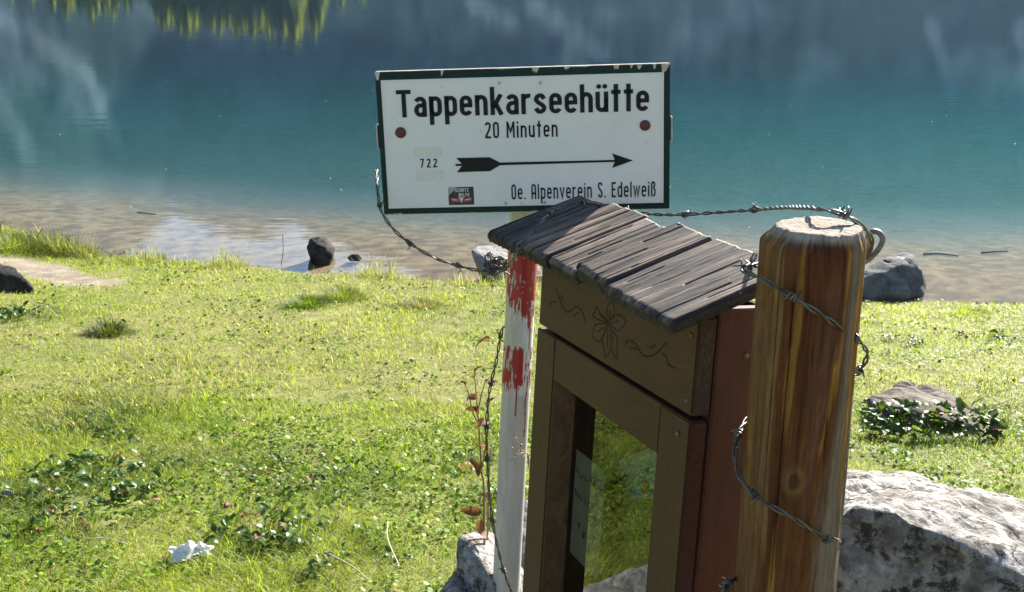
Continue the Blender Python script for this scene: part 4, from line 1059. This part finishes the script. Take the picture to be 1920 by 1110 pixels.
def barbed(pts, barb_px, label, twist=.062, rad=.00148, gap=.00155):
    """pts: list of 3-D points along the wire; two strands twisted round each other, barbs where the picture shows them"""
    P = catmull(np.array(pts), 8)
    seg = np.linalg.norm(np.diff(P, axis=0), axis=1); s = np.concatenate([[0], np.cumsum(seg)])
    n = max(12, int(s[-1] / .0035)); sn = np.linspace(0, s[-1], n)
    Q = np.stack([np.interp(sn, s, P[:, k]) for k in range(3)], -1)
    T, N, Bn = frames(Q)
    ph = 2 * np.pi * sn / twist + .7 * (vnoise(sn * 9, sn * 0, seed=7) - .5)
    root = empty('barbed_wire', Q[0]); set_tags(root, label, 'barbed wire', 'barbed wire on the fence')
    loose = gap * (.9 + .5 * vnoise(sn * 14, sn * 0 + 3, seed=8))
    for k in (0, 1):
        W_ = Q + loose[:, None] * (np.cos(ph + k * np.pi)[:, None] * N + np.sin(ph + k * np.pi)[:, None] * Bn)
        V, Fc = tube(W_ - Q[0], rad, 6); link('strand', mesh_np('strand', V, Fc), wire_mat, root)
    dq = Q - CAM; U_ = 960 + FPX * (dq @ RX) / (dq @ FW); V_ = 555 - FPX * (dq @ UP) / (dq @ FW)
    for j, (u, v) in enumerate(barb_px):
        i = int(np.argmin((U_ - u) ** 2 + (V_ - v) ** 2))
        a = random.random() * 6.28
        n_ = N[i] * math.cos(a) + Bn[i] * math.sin(a); b_ = np.cross(T[i], n_)
        link('barb', barbs[j % 5], None, root, M4(np.stack([T[i], n_, b_], 1), Q[i] - Q[0]))
    return root
barbed(px([(706, 318, 2.20), (707, 345, 2.16), (710, 372, 2.13), (716, 398, 2.10), (738, 430, 2.1), (770, 457, 2.1), (812, 482, 2.1), (858, 498, 2.1), (905, 508, 2.1), (940, 503, 2.09), (958, 490, 1.97),
           (972, 466, 1.83), (988, 446, 1.83), (1008, 424, 1.85), (1030, 402, 1.88), (1060, 386, 1.91), (1095, 379, 1.92), (1135, 388, 1.97), (1175, 397, 1.99), (1230, 402, 1.95), (1285, 402, 1.88), (1350, 398, 1.82), (1415, 393, 1.72), (1470, 389, 1.56), (1530, 391, 1.31), (1583, 403, 1.285), (1614, 423, 1.29), (1633, 446, 1.31), (1634, 466, 1.33), (1622, 484, 1.34)]),
       [(713, 384), (770, 457), (860, 498), (924, 506), (948, 497), (974, 463), (1034, 399), (1095, 379), (1174, 397), (1285, 402), (1415, 393), (1583, 403)], 'barbed wire strung from the sign across the case roof to the post top')
barbed(px([(1445, 492, 1.36), (1425, 496, 1.33), (1406, 500, 1.30), (1394, 507, 1.28), (1430, 524, 1.262), (1485, 556, 1.236), (1545, 594, 1.240), (1603, 634, 1.285), (1624, 658, 1.33), (1621, 680, 1.36), (1606, 698, 1.38), (1590, 700, 1.40)]),
       [(1400, 505), (1487, 557), (1603, 635), (1610, 695)], 'dark barbed wire slanting across the upper part of the wooden post')
barbed(px([(1420, 770, 1.46), (1402, 784, 1.42), (1386, 812, 1.38), (1378, 846, 1.36), (1384, 886, 1.345), (1418, 931, 1.318), (1480, 968, 1.302), (1548, 1010, 1.335), (1574, 1017, 1.39), (1560, 1012, 1.44)]),
       [(1384, 815), (1418, 931), (1550, 1011)], 'bluish barbed wire looping round the lower part of the wooden post')
barbed(px([(1400, 1075, 1.46), (1376, 1088, 1.42), (1362, 1102, 1.39), (1368, 1125, 1.37), (1400, 1160, 1.35), (1470, 1200, 1.34)]), [(1366, 1098)], 'short bit of barbed wire at the bottom edge left of the post', .03)
wy = 2.075
barbed([at_y(u, v, y) for u, v, y in ((945, 612, 2.12), (939, 628, 2.09), (930, 680, wy), (920, 720, wy), (914, 765, wy), (912, 800, wy), (913, 850, wy), (917, 920, wy), (923, 975, 2.06), (932, 1022, 2.045), (945, 1072, 2.035), (958, 1108, 2.03), (972, 1150, 2.03))],
       [(940, 630), (920, 719), (912, 801), (916, 860), (923, 977), (944, 1071)], 'barbed wire hanging down along the left side of the sign pole', .06)
# loose snarl of wire ends in front of the pale shore rock
tang = empty('wire_snarl', at(925, 506, 2.10)); set_tags(tang, 'tangled snarl of old barbed wire ends left of the pole', 'wire')
r = np.random.default_rng(77); c0 = at(925, 506, 2.10)
for k in range(6):
    P = [at(905 + 45 * r.random(), 478 + 38 * r.random(), 2.08 + .05 * r.random()) for _ in range(5)]
    V, Fc = tube(catmull(np.array(P), 7) - c0, .0013, 6); link('strand', mesh_np('strand', V, Fc), wire_mat, tang)
for k, (u, v) in enumerate(((918, 478), (930, 488), (912, 497), (938, 496), (922, 512), (946, 505))):
    T = r.standard_normal(3); T /= np.linalg.norm(T); n_ = np.cross(T, r.standard_normal(3)); n_ /= np.linalg.norm(n_)
    link('barb', barbs[k % 5], None, tang, M4(np.stack([T, n_, np.cross(T, n_)], 1), at(u, v, 2.1) - c0))
# bent steel eye at the back of the post
P = catmull(px([(1600, 500, 1.35), (1626, 488, 1.345), (1645, 470, 1.345), (1655, 450, 1.345), (1649, 437, 1.345), (1636, 434, 1.345), (1628, 443, 1.345), (1630, 460, 1.345), (1622, 478, 1.345)]), 8)
V, Fc = tube(P - P[0], .0034, 10)
m = Mat('aged_steel'); g = m.noise(m.coords(), 80, 5); m.principled(m.ramp(g, [(.3, (.12, .11, .09)), (.7, (.26, .24, .20))]), .45, metal=.7)
o = link('steel_eye', mesh_np('steel_eye', V, Fc), m.m); o.location = P[0]
set_tags(o, 'bent steel eye holding the wire behind the post top', 'hook')

# ================================================================== GRASS
def blades(base, h, w, az, lean, bend, c0, c1):
    """one quad + one tip triangle per blade; c0 root colour, c1 tip colour"""
    n = len(base)
    dx = np.stack([np.cos(az), np.sin(az), 0 * az], -1); sd = np.stack([-np.sin(az + bend * .0), np.cos(az), 0 * az], -1)
    up = np.array([0, 0, 1.0])
    def p(t):
        a = lean + bend * t
        return base + (h * t)[:, None] * (np.sin(a)[:, None] * dx + np.cos(a)[:, None] * up)
    P0, P1, P2 = p(np.zeros(n)), p(np.full(n, .55)), p(np.ones(n))
    W = (w / 2)[:, None] * sd
    V = np.stack([P0 - W, P0 + W, P1 + W * .85, P1 - W * .85, P2], 1).reshape(-1, 3)
    i = np.arange(n) * 5
    q = np.stack([i, i + 1, i + 2, i + 3], -1); t = np.stack([i + 3, i + 2, i + 4], -1)
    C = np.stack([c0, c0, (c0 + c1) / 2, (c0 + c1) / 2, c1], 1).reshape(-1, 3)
    return V, q, t, C
def scatter(n, d0, d1, power, half=.56, extra=.7):
    d = np.linspace(d0, d1, 400); pdf = (2.0 / d) ** power * (2 * half * d + 2 * extra); cdf = np.cumsum(pdf); cdf /= cdf[-1]
    y = np.interp(rng.random(n), cdf, d); x = (rng.random(n) * 2 - 1) * (half * y + extra)
    return x, y
GREEN = np.array((.24, .36, .034)); LIME = np.array((.45, .52, .058)); STRAW = np.array((.58, .54, .28)); DARKG = np.array((.055, .105, .018)); OLIVE = np.array((.20, .20, .055))
CL = [  # leafy patches in the turf: pixel centre, radius in m, number of leaves, leaf length, label
    (165, 905, .28, 170, .060, 'large patch of broad dark-green leaves at the left, near the bottom corner'),
    (505, 1005, .20, 120, .056, 'patch of glossy broad leaves with orange dead ones right of the white tissue'),
    (640, 915, .24, 72, .044, 'loose patch of small pale-edged leaves in the middle of the lawn'),
    (490, 882, .10, 16, .046, 'small leaf clump between two larger leafy patches'),
    (215, 800, .26, 60, .050, 'upper left leafy patch behind the large dark-green one'),
    (925, 955, .13, 20, .050, 'leaves at the foot of the dried weed beside the pole'),
    (30, 600, .30, 90, .075, 'dark leafy plant at the left edge below the angular rock'),
    (690, 1035, .12, 18, .042, 'leaf clump at the bottom, left of the stones'),
    (585, 1082, .10, 14, .046, 'little leaf clump at the bottom edge of the lawn'),
    (60, 985, .16, 44, .056, 'leafy clump at the left edge below the large patch'),
    (300, 880, .14, 20, .046, 'leaf clump right beside the large dark-green patch'),
    (860, 870, .12, 14, .044, 'few broad leaves left of the hanging barbed wire'),
    (1735, 815, .27, 190, .078, 'green leaves covering the front of the half-buried stone'),
    (1665, 765, .20, 34, .050, 'low dark leaves left of the half-buried stone'),
    (1835, 1010 - 200, .16, 26, .050, 'leaf clump at the right end of the half-buried stone'),
    (1880, 640, .22, 26, .070, 'leaf clump at the right edge near the shore'),
    (1690, 640, .16, 18, .060, 'flat leaf rosette in the bright grass right of the post'),
]
clc = np.array([ground_at(c_[0], c_[1])[:2] for c_ in CL])
def make_grass(n, d0, d1, power, seed, hscale):
    x, y = scatter(n, d0, d1, power)
    s = y - shore(x)
    pm = path_mask(x, y)
    keep = (s < -.02) & (rng.random(n) > pm * .985)
    # little bare gaps
    gap = fbm(x * 6, y * 6, octv=3, seed=501)
    keep &= gap > .26
    x, y, s = x[keep], y[keep], s[keep]
    d = np.hypot(x, y)
    z = ground_h(x, y) - .004
    pt = fbm(x * 1.1, y * 1.1, octv=4, seed=502); p2 = fbm(x * 3.6, y * 3.6, octv=3, seed=503); p3 = fbm(x * .55 + 9, y * .55, octv=3, seed=504)
    near = np.zeros(len(x))
    for (cx, cy), c_ in zip(clc, CL): near = np.maximum(near, np.exp(-(((x - cx) ** 2 + (y - cy) ** 2) / (c_[2] * 1.3) ** 2)))
    h = (.014 + .020 * p2 + .020 * sstep(.55, .75, pt) + .022 * near) * (.6 + .8 * rng.random(len(x))) * hscale * (1 + .05 * d)
    h = np.where(s > -.35, h * (.8 + .6 * rng.random(len(x)) * sstep(.35, .6, p2)), h)
    w = (.0013 + .0012 * rng.random(len(x))) * (d / 2.6) ** .62
    az = rng.random(len(x)) * 2 * np.pi; lean = .15 + .75 * rng.random(len(x)); bend = .2 + 1.0 * rng.random(len(x))
    dry = np.clip(sstep(4.2, 6.5, y) * sstep(.36, .62, p3 + .25 * (p2 - .5)) * .45 + .10 + .25 * sstep(.62, .75, p3), 0, .6) * np.where(x > 1.2, .35, 1) * (1 - .7 * near)
    u = rng.random(len(x)); g = rng.random(len(x))
    c = mixc(GREEN, LIME, np.clip(.30 + .9 * (pt - .4) + .5 * (g - .5) + .25 * (x > 1.2), 0, 1))
    c = mixc(c, DARKG, np.clip(near * .55 + .5 * sstep(.58, .7, fbm(x * 2.2, y * 2.2, octv=3, seed=505)) , 0, .8) * (g < .75))
    c = np.where((u < dry)[:, None], mixc(STRAW, OLIVE, rng.random(len(x)) * .7), c)
    c = c * (.75 + .5 * rng.random(len(x)))[:, None]
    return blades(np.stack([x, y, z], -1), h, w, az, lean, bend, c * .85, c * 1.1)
grass_mat = leaf_mat('grass_blades', .5, .55, .22)
def build_stuff(name, parts, mat, label):
    V = []; Q = []; T = []; C = []; off = 0
    for v_, q_, t_, c_ in parts:
        V.append(v_); C.append(c_); 
        if len(q_): Q.append(q_ + off)
        if len(t_): T.append(t_ + off)
        off += len(v_)
    me = mesh_np(name, np.vstack(V), [np.concatenate(k) for k in (Q, T) if k], True, np.vstack(C))
    o = link(name, me, mat); set_tags(o, label, kind='stuff'); return o
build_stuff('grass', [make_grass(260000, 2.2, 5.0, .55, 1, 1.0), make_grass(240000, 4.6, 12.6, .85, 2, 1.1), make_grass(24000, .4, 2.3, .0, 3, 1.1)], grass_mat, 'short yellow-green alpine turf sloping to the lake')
# thin stalks and tall blades along the water
def shore_grass(n):
    x = rng.uniform(-6.5, 5.5, n); s = -.45 * rng.random(n) ** 1.5 + .04
    y = shore(x) + s
    dens = fbm(x * 2.6, y * .8, octv=3, seed=511) + .22 * np.exp(-((x + 1.55) / .45) ** 2) + .25 * np.exp(-((x + .35) / .35) ** 2) + .2 * np.exp(-((x + 4.7) / .8) ** 2) - .25 * (x > 1.5)
    k = (rng.random(n) < sstep(.48, .72, dens)) & (path_mask(x, y) < .3); x, y, dens = x[k], y[k], dens[k]
    n = len(x); z = np.maximum(ground_h(x, y), WATER_Z - .05)
    h = (.05 + .20 * rng.random(n) ** 3) * (.6 + .7 * sstep(.5, .8, dens))
    c = np.where((rng.random(n) < .35)[:, None], STRAW * .9, mixc(GREEN, OLIVE, rng.random(n))) * (.7 + .5 * rng.random(n))[:, None]
    return blades(np.stack([x, y, z], -1), h, .0028 + .0022 * rng.random(n), rng.random(n) * 6.28, .05 + .35 * rng.random(n), .1 + .7 * rng.random(n), c * .8, c * 1.1)
build_stuff('shore_grass', [shore_grass(16000)], grass_mat, 'taller thin grass and dry stalks fringing the water')
# clover-like low leaves that catch the light
def cover(n, d0, d1):
    x, y = scatter(n, d0, d1, .9)
    f_ = fbm(x * 3.1, y * 3.1, octv=4, seed=521, gain=.6); k = (f_ > .53) & (y - shore(x) < -.06) & (path_mask(x, y) < .2); x, y = x[k], y[k]
    n = len(x); d = np.hypot(x, y); z = ground_h(x, y) + .008 + .022 * rng.random(n)
    L_ = (.005 + .007 * rng.random(n) ** 2) * (d / 2.8) ** .40; az = rng.random(n) * 6.28; tl = rng.normal(0, .38, n); rl = rng.normal(0, .38, n)
    dx = np.stack([np.cos(az) * np.cos(tl), np.sin(az) * np.cos(tl), np.sin(tl)], -1); sd = np.stack([-np.sin(az) * np.cos(rl), np.cos(az) * np.cos(rl), np.sin(rl)], -1)
    b = np.stack([x, y, z], -1); l1 = L_[:, None]
    V = np.stack([b - dx * l1 * .9, b - dx * l1 * .2 + sd * l1 * .75, b + dx * l1 * .8 + sd * l1 * .45, b + dx * l1, b + dx * l1 * .8 - sd * l1 * .45, b - dx * l1 * .2 - sd * l1 * .75], 1).reshape(-1, 3)
    i = np.arange(n) * 6
    q = np.concatenate([np.stack([i, i + 1, i + 2, i + 3], -1), np.stack([i, i + 3, i + 4, i + 5], -1)])
    c = mixc(DARKG, GREEN, rng.random(n)) * (.8 + .6 * rng.random(n))[:, None]
    return V, q, np.zeros((0, 3), int), np.repeat(c, 6, 0)
cover_mat = leaf_mat('low_leaves', .5, .42, .16)
build_stuff('ground_cover', [cover(33000, 2.3, 4.6), cover(26000, 4.2, 11.5)], cover_mat, 'small clover-like leaves mixed into the turf')

# ================================================================== BROAD LEAVES
def leaf_mesh(name, seed, curl=.3, fold=.35, wid=.55, tip=1.4, cols=(GREEN, DARKG), wav=.03):
    r = np.random.default_rng(seed); nu, nv = 9, 5
    t = np.linspace(0, 1, nu); s = np.linspace(-1, 1, nv)
    Tg, Sg = np.meshgrid(t, s, indexing='ij')
    prof = wid * .5 * np.sin(np.pi * np.clip(Tg, 0, 1) ** .8) ** .75 * (1 - .25 * Tg ** tip) + .008
    a = curl * Tg + .0
    X = np.cumsum(np.concatenate([[0], np.cos(curl * t[1:] * 2.2 - .4)])) / (nu - 1); Z = np.cumsum(np.concatenate([[0], -np.sin(curl * t[1:] * 2.2 - .4)])) / (nu - 1)
    Y = Sg * prof * math.cos(fold); Zs = np.abs(Sg) * prof * math.sin(fold) + wav * np.sin(Tg * 14 + seed) * np.abs(Sg)
    V = np.stack([np.broadcast_to(X[:, None], Y.shape), Y, Z[:, None] + Zs], -1).reshape(-1, 3)
    c = mixc(cols[0], cols[1], np.clip(r.random() * .6 + .5 * (1 - np.abs(Sg)) * (r.random() > .3), 0, 1)).reshape(-1, 3)
    return mesh_np(name, V, grid_faces(nu, nv), True, c)
leaf_m = leaf_mat('broad_leaf', .42, .42, .32)
dead_m = leaf_mat('dead_leaf', .60, .30, .3)
green_leaves = [leaf_mesh('leaf', 600 + i, .25 + .12 * i, .22 + .07 * (i % 3), .62 - .05 * (i % 4), 1.4, ((.075, .135, .020), (.035, .075, .014)) if i % 3 else ((.13, .19, .03), (.06, .12, .02))) for i in range(7)]
dead_leaves = [leaf_mesh('leaf', 620 + i, .75 + .25 * i, .55, .50, 1.4, ((.22, .11, .050), (.12, .060, .030)) if i != 1 else ((.34, .20, .08), (.20, .11, .05)), .06) for i in range(3)]
for q in green_leaves: q.materials.append(leaf_m)
for q in dead_leaves: q.materials.append(dead_m)
def leaf_matrix(p, az, pitch, roll, L): return Matrix.Translation(Vector([float(k) for k in p])) @ Euler((roll, -pitch, az), 'XYZ').to_matrix().to_4x4() @ Matrix.Scale(L, 4)
r = np.random.default_rng(88)
for k, ((cx, cy), c_) in enumerate(zip(clc, CL)):
    root = empty('leafy_plant', (cx, cy, float(ground_h(cx, cy)))); set_tags(root, c_[5], 'plant')
    R_, n, L0 = c_[2], c_[3], c_[4]
    sub_c = r.normal(0, R_ * .55, (max(3, n // 7), 2))
    for j in range(n):
        q = sub_c[r.integers(len(sub_c))] + r.normal(0, R_ * .14, 2)
        az = r.random() * 6.28; L = L0 * (.42 + .62 * r.random())
        z = float(ground_h(cx + q[0], cy + q[1]) - ground_h(cx, cy)) + .012 + .026 * r.random() * (L0 / .05)
        if k == 12:
            q = np.array([r.uniform(-.30, .30), r.uniform(-.16, -.02)]); z = .13 * (q[1] + .18) / .16 * (1 - .5 * abs(q[0]) / .3) + .03 + .02 * r.random()
        me = dead_leaves[r.integers(3)] if r.random() < .05 else green_leaves[r.integers(7)]
        link('leaf', me, None, root, leaf_matrix((q[0], q[1], z), az, r.uniform(-.1, .75), r.normal(0, .35), L))
for k, (u, v) in enumerate([(150, 1003), (284, 950), (480, 1024), (421, 968), (226, 868), (509, 892), (574, 908), (715, 717), (372, 510), (238, 474), (262, 476), (110, 902), (455, 985), (860, 890), (1500 + 60, 900), (1855, 700), (1870, 625)]):
    g_ = ground_at(u, v)
    o = link('dead_leaf', dead_leaves[k % 3], None, None, leaf_matrix((g_[0], g_[1], float(ground_h(g_[0], g_[1])) + .028), r.random() * 6.28, r.uniform(-.2, .3), r.normal(0, .4), .045 + .02 * r.random() + (.05 if g_[1] > 6 else 0)))
    set_tags(o, 'curled orange-brown dead leaf lying in the grass', 'dead leaf', 'dead leaves in the grass')
# tussocks
def tussock(u, v, R_, n, hh, label, cols, y=None):
    g_ = ground_at(u, v); root = g_.copy(); root[2] = ground_h(g_[0], g_[1])
    q = r.normal(0, R_ * .45, (n, 2)); rad = np.hypot(*q.T)
    z = ground_h(g_[0] + q[:, 0], g_[1] + q[:, 1]) - root[2]
    h = hh * (.45 + .6 * r.random(n)) * np.exp(-(rad / R_) ** 2 * .7); az = np.arctan2(q[:, 1], q[:, 0]) + r.normal(0, .6, n)
    c = mixc(cols[0], cols[1], r.random(n)) * (.7 + .5 * r.random(n))[:, None]
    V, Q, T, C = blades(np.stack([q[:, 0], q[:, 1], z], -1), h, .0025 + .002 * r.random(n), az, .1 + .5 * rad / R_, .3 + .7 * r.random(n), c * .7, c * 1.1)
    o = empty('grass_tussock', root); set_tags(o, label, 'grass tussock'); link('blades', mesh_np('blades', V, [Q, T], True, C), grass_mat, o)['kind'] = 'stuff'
tussock(203, 628, .13, 700, .14, 'olive grass tussock standing alone on the lawn, below the sandy path', (OLIVE * .8, DARKG))
tussock(120, 468, .55, 2600, .26, 'thick grassy hummock at the water by the left edge', (OLIVE, DARKG))
tussock(30, 465, .45, 1500, .22, 'grass clump at the left edge above the sandy path', (GREEN, OLIVE))
tussock(575, 575, .20, 900, .13, 'dark tussock on the lawn below the dark rock', (DARKG, GREEN))
tussock(640, 560, .22, 800, .16, 'paler tussock on the lawn right of the darker one', (GREEN, OLIVE))
tussock(790, 575, .22, 700, .11, 'dry brownish tussock on the lawn left of the pole', (OLIVE, STRAW * .6))
tussock(1810, 590, .25, 700, .10, 'low bright tussock on the shore right of the wedge-shaped rock', (LIME, GREEN))
# dried weed at the pole
root_p = at_y(905, 1010, 2.22); root_p[2] = .02
weed = empty('dried_weed', root_p); set_tags(weed, 'tall dried weed with curled brown leaves left of the pole', 'dried plant')
m = Mat('dry_stem'); g = m.noise(m.coords((20, 20, 4)), 3, 4); m.principled(m.ramp(g, [(.3, (.16, .10, .055)), (.7, (.34, .24, .15))]), .8, spec=.2); stem_m = m.m
def wp(u, v, y=2.2): return at_y(u, v, y)
stems = [[root_p, wp(908, 950), wp(903, 880), wp(898, 800), wp(893, 740), wp(889, 692)], [wp(903, 880), wp(912, 830), wp(917, 790), wp(915, 760)], [wp(898, 800), wp(886, 770), wp(878, 735), wp(872, 722)], [root_p, wp(915, 960, 2.24), wp(917, 890, 2.25), wp(922, 830, 2.25)], [wp(896, 770), wp(904, 735), wp(910, 716)]]
for j, s_ in enumerate(stems):
    P = catmull(np.array(s_), 6); V, Fc = tube(P - root_p, np.linspace(.0030 if j in (0, 3) else .0016, .0010, len(P)), 6); link('stem', mesh_np('stem', V, Fc), stem_m, weed)
for (u, v, az, pt_, L, dead) in ((898, 893, 2.6, 1.1, .055, 0), (884, 880, 3.0, 1.2, .035, 1), (903, 962, 3.3, .3, .055, 0), (908, 975, 2.5, -.9, .06, 2), (914, 935, 2.9, .5, .04, 1), (893, 800, .3, .6, .045, 1), (899, 775, 3.0, .5, .04, 0), (917, 850, 2.4, .8, .06, 2), (922, 640, 3.1, .1, .055, 1), (890, 700, .5, .9, .03, 0), (887, 712, 2.6, .8, .03, 1), (873, 724, 2.9, .9, .03, 2), (915, 760, .6, .9, .03, 0), (912, 718, .9, .8, .028, 1), (895, 750, 3.2, .6, .04, 2)):
    link('leaf', dead_leaves[dead], None, weed, leaf_matrix(wp(u, v, 2.19) - root_p, az, pt_, r.normal(0, .5), L))
# little plant sprig between pole and case
sp = at_y(975, 845, 2.06); sprig = empty('dry_sprig', sp); set_tags(sprig, 'small dry flower sprig poking out between pole and case', 'dried plant')
for j in range(5):
    P = catmull(np.array([at_y(992, 880, 2.1) - sp, at_y(988, 850, 2.09) - sp, np.array([-.006 + .008 * r.normal(), 0, .012 * r.normal()])]), 5); V, Fc = tube(P, .0008, 5); link('stem', mesh_np('stem', V, Fc), stem_m, sprig)
    link('leaf', dead_leaves[j % 3], None, sprig, leaf_matrix((-.004 + .008 * r.normal(), 0, .010 * r.normal()), r.random() * 6.28, r.random(), 0, .012))
# dry stalks in the grass
m = Mat('straw_stalk'); g = m.noise(m.coords((20, 20, 4)), 3, 4); m.principled(m.ramp(g, [(.3, (.40, .33, .22)), (.7, (.60, .52, .38))]), .7, spec=.3); straw_m = m.m
for lab, pts_, rr_ in (('pale dry stalk lying in the grass left of the stones', [(728, 1000), (727, 1030), (737, 1060), (748, 1082), (736, 1086)], .0018), ('pale straw at the bottom edge left of the hooked stalk', [(612, 1054), (640, 1074), (668, 1090), (692, 1108)], .0018),
                       ('thin brown twig in the middle of the lawn', [(575, 902), (598, 908), (622, 916)], .0022), ('straw stalk in the grass below the large leafy patch', [(165, 1030), (200, 1028), (240, 1040)], .0016), ('short pale stalk at the left edge above the path', [(0, 474), (20, 470), (48, 462)], .006),
                       ('upright dead stem at the waterline left of the dark rock', [(527, 498), (531, 470), (530, 440)], .004), ('dark leaning stem in the hummock at the left edge', [(60, 458), (72, 440), (80, 428)], .006), ('stiff dark stem cut by the left edge', [(3, 446), (2, 430), (0, 412)], .006)):
    up_ = 'stem' in lab
    if up_:
        g0 = ground_at(*pts_[0]); P = [at_y(u, v, g0[1]) for u, v in pts_]
    else:
        P = []
        for u, v in pts_:
            q = ground_at(u, v); q[2] = ground_h(q[0], q[1]) + .03 + .012 * r.random(); P.append(q)
    P = catmull(np.array(P), 6); V, Fc = tube(P - P[0], rr_, 6)
    o = link('dry_stalk', mesh_np('dry_stalk', V, Fc), stem_m if up_ or 'twig' in lab else straw_m); o.location = P[0]; set_tags(o, lab, 'stalk')
# crumpled tissue
g_ = ground_at(360, 1052); nu, nv = 40, 26
Tg, Sg = np.meshgrid(np.linspace(-1, 1, nu), np.linspace(-1, 1, nv), indexing='ij')
X = Tg * .062 * (1 + .12 * np.sin(Sg * 3)); Y = Sg * (.036 - .016 * Tg) + .006 * np.sin(Tg * 5)
cr = np.abs(fbm(Tg * 2.1 + 4, Sg * 1.6, octv=3, seed=702) - .5) * 2
Z = .014 + .040 * (1 - np.clip(Tg ** 2 * .6 + Sg ** 2 * .8, 0, 1)) * (.35 + 1.0 * cr) + .010 * (fbm(Tg * 6, Sg * 6, octv=3, seed=703) - .5)
m = Mat('tissue_paper'); g = m.noise(m.coords(), 60, 5)
d_ = m.n('ShaderNodeBsdfDiffuse', inp={'Color': m.ramp(g, [(.3, (.78, .77, .75)), (.7, (.86, .86, .85))])}); t_ = m.n('ShaderNodeBsdfTranslucent', inp={'Color': (.8, .8, .78)})
mx = m.n('ShaderNodeMixShader', inp={0: .3, 1: d_.outputs[0], 2: t_.outputs[0]}); m.t.links.new(mx.outputs[0], m.out.inputs[0])
o = link('paper_tissue', mesh_np('paper_tissue', np.stack([X, Y, Z], -1).reshape(-1, 3), grid_faces(nu, nv), True), m.m)
o.location = (g_[0], g_[1], float(ground_h(g_[0], g_[1])) + .012); o.rotation_euler = (0, 0, .25)
set_tags(o, 'crumpled white paper tissue lying in the grass', 'tissue')
g_ = ground_at(16, 934)
o = rock('pebble', [(g_[0] + a * .03, g_[1] + b * .022, g_[2] + c_) for a, b, c_ in ((-1, 0, .01), (1, .1, .01), (0, -1, .01), (.1, 1, .01), (-.4, .2, .035), (.4, -.1, .034), (0, 0, -.01))], rockD, 50, .006, .003, 30, 1)
set_tags(o, 'small white stone in the leaves at the left edge', 'stone')
# floating specks on the lake
n = 60; x = rng.uniform(-9, 9, n); y = rng.uniform(11.5, 34, n); sz = .005 + .007 * rng.random(n)
V = np.stack([np.stack([x + sz * math.cos(a), y + sz * math.sin(a), np.full(n, WATER_Z + .003)], -1) for a in np.linspace(0, 6.28, 6)[:-1]] + [np.stack([x, y, np.full(n, WATER_Z + .008)], -1)], 1).reshape(-1, 3)
i = np.arange(n) * 6
T = np.concatenate([np.stack([i + k, i + (k + 1) % 5, i + 5], -1) for k in range(5)])
o = link('floating_specks', mesh_np('floating_specks', V, T, True), sticker_white); set_tags(o, 'tiny pale specks drifting on the water', kind='stuff')

# ================================================================== HAZE over the lake and the far mountains
m = Mat('haze')
pv = m.n('ShaderNodeVolumePrincipled', inp={'Color': (.34, .62, 1.0, 1), 'Density': .00012, 'Anisotropy': .35})
m.t.links.new(pv.outputs[0], m.out.inputs['Volume'])
hz = link('haze', box_mesh('haze', -1500, 1500, -120, 1520, -22, 560, 0), m.m)
set_tags(hz, 'thin bluish morning haze over the lake', kind='stuff')
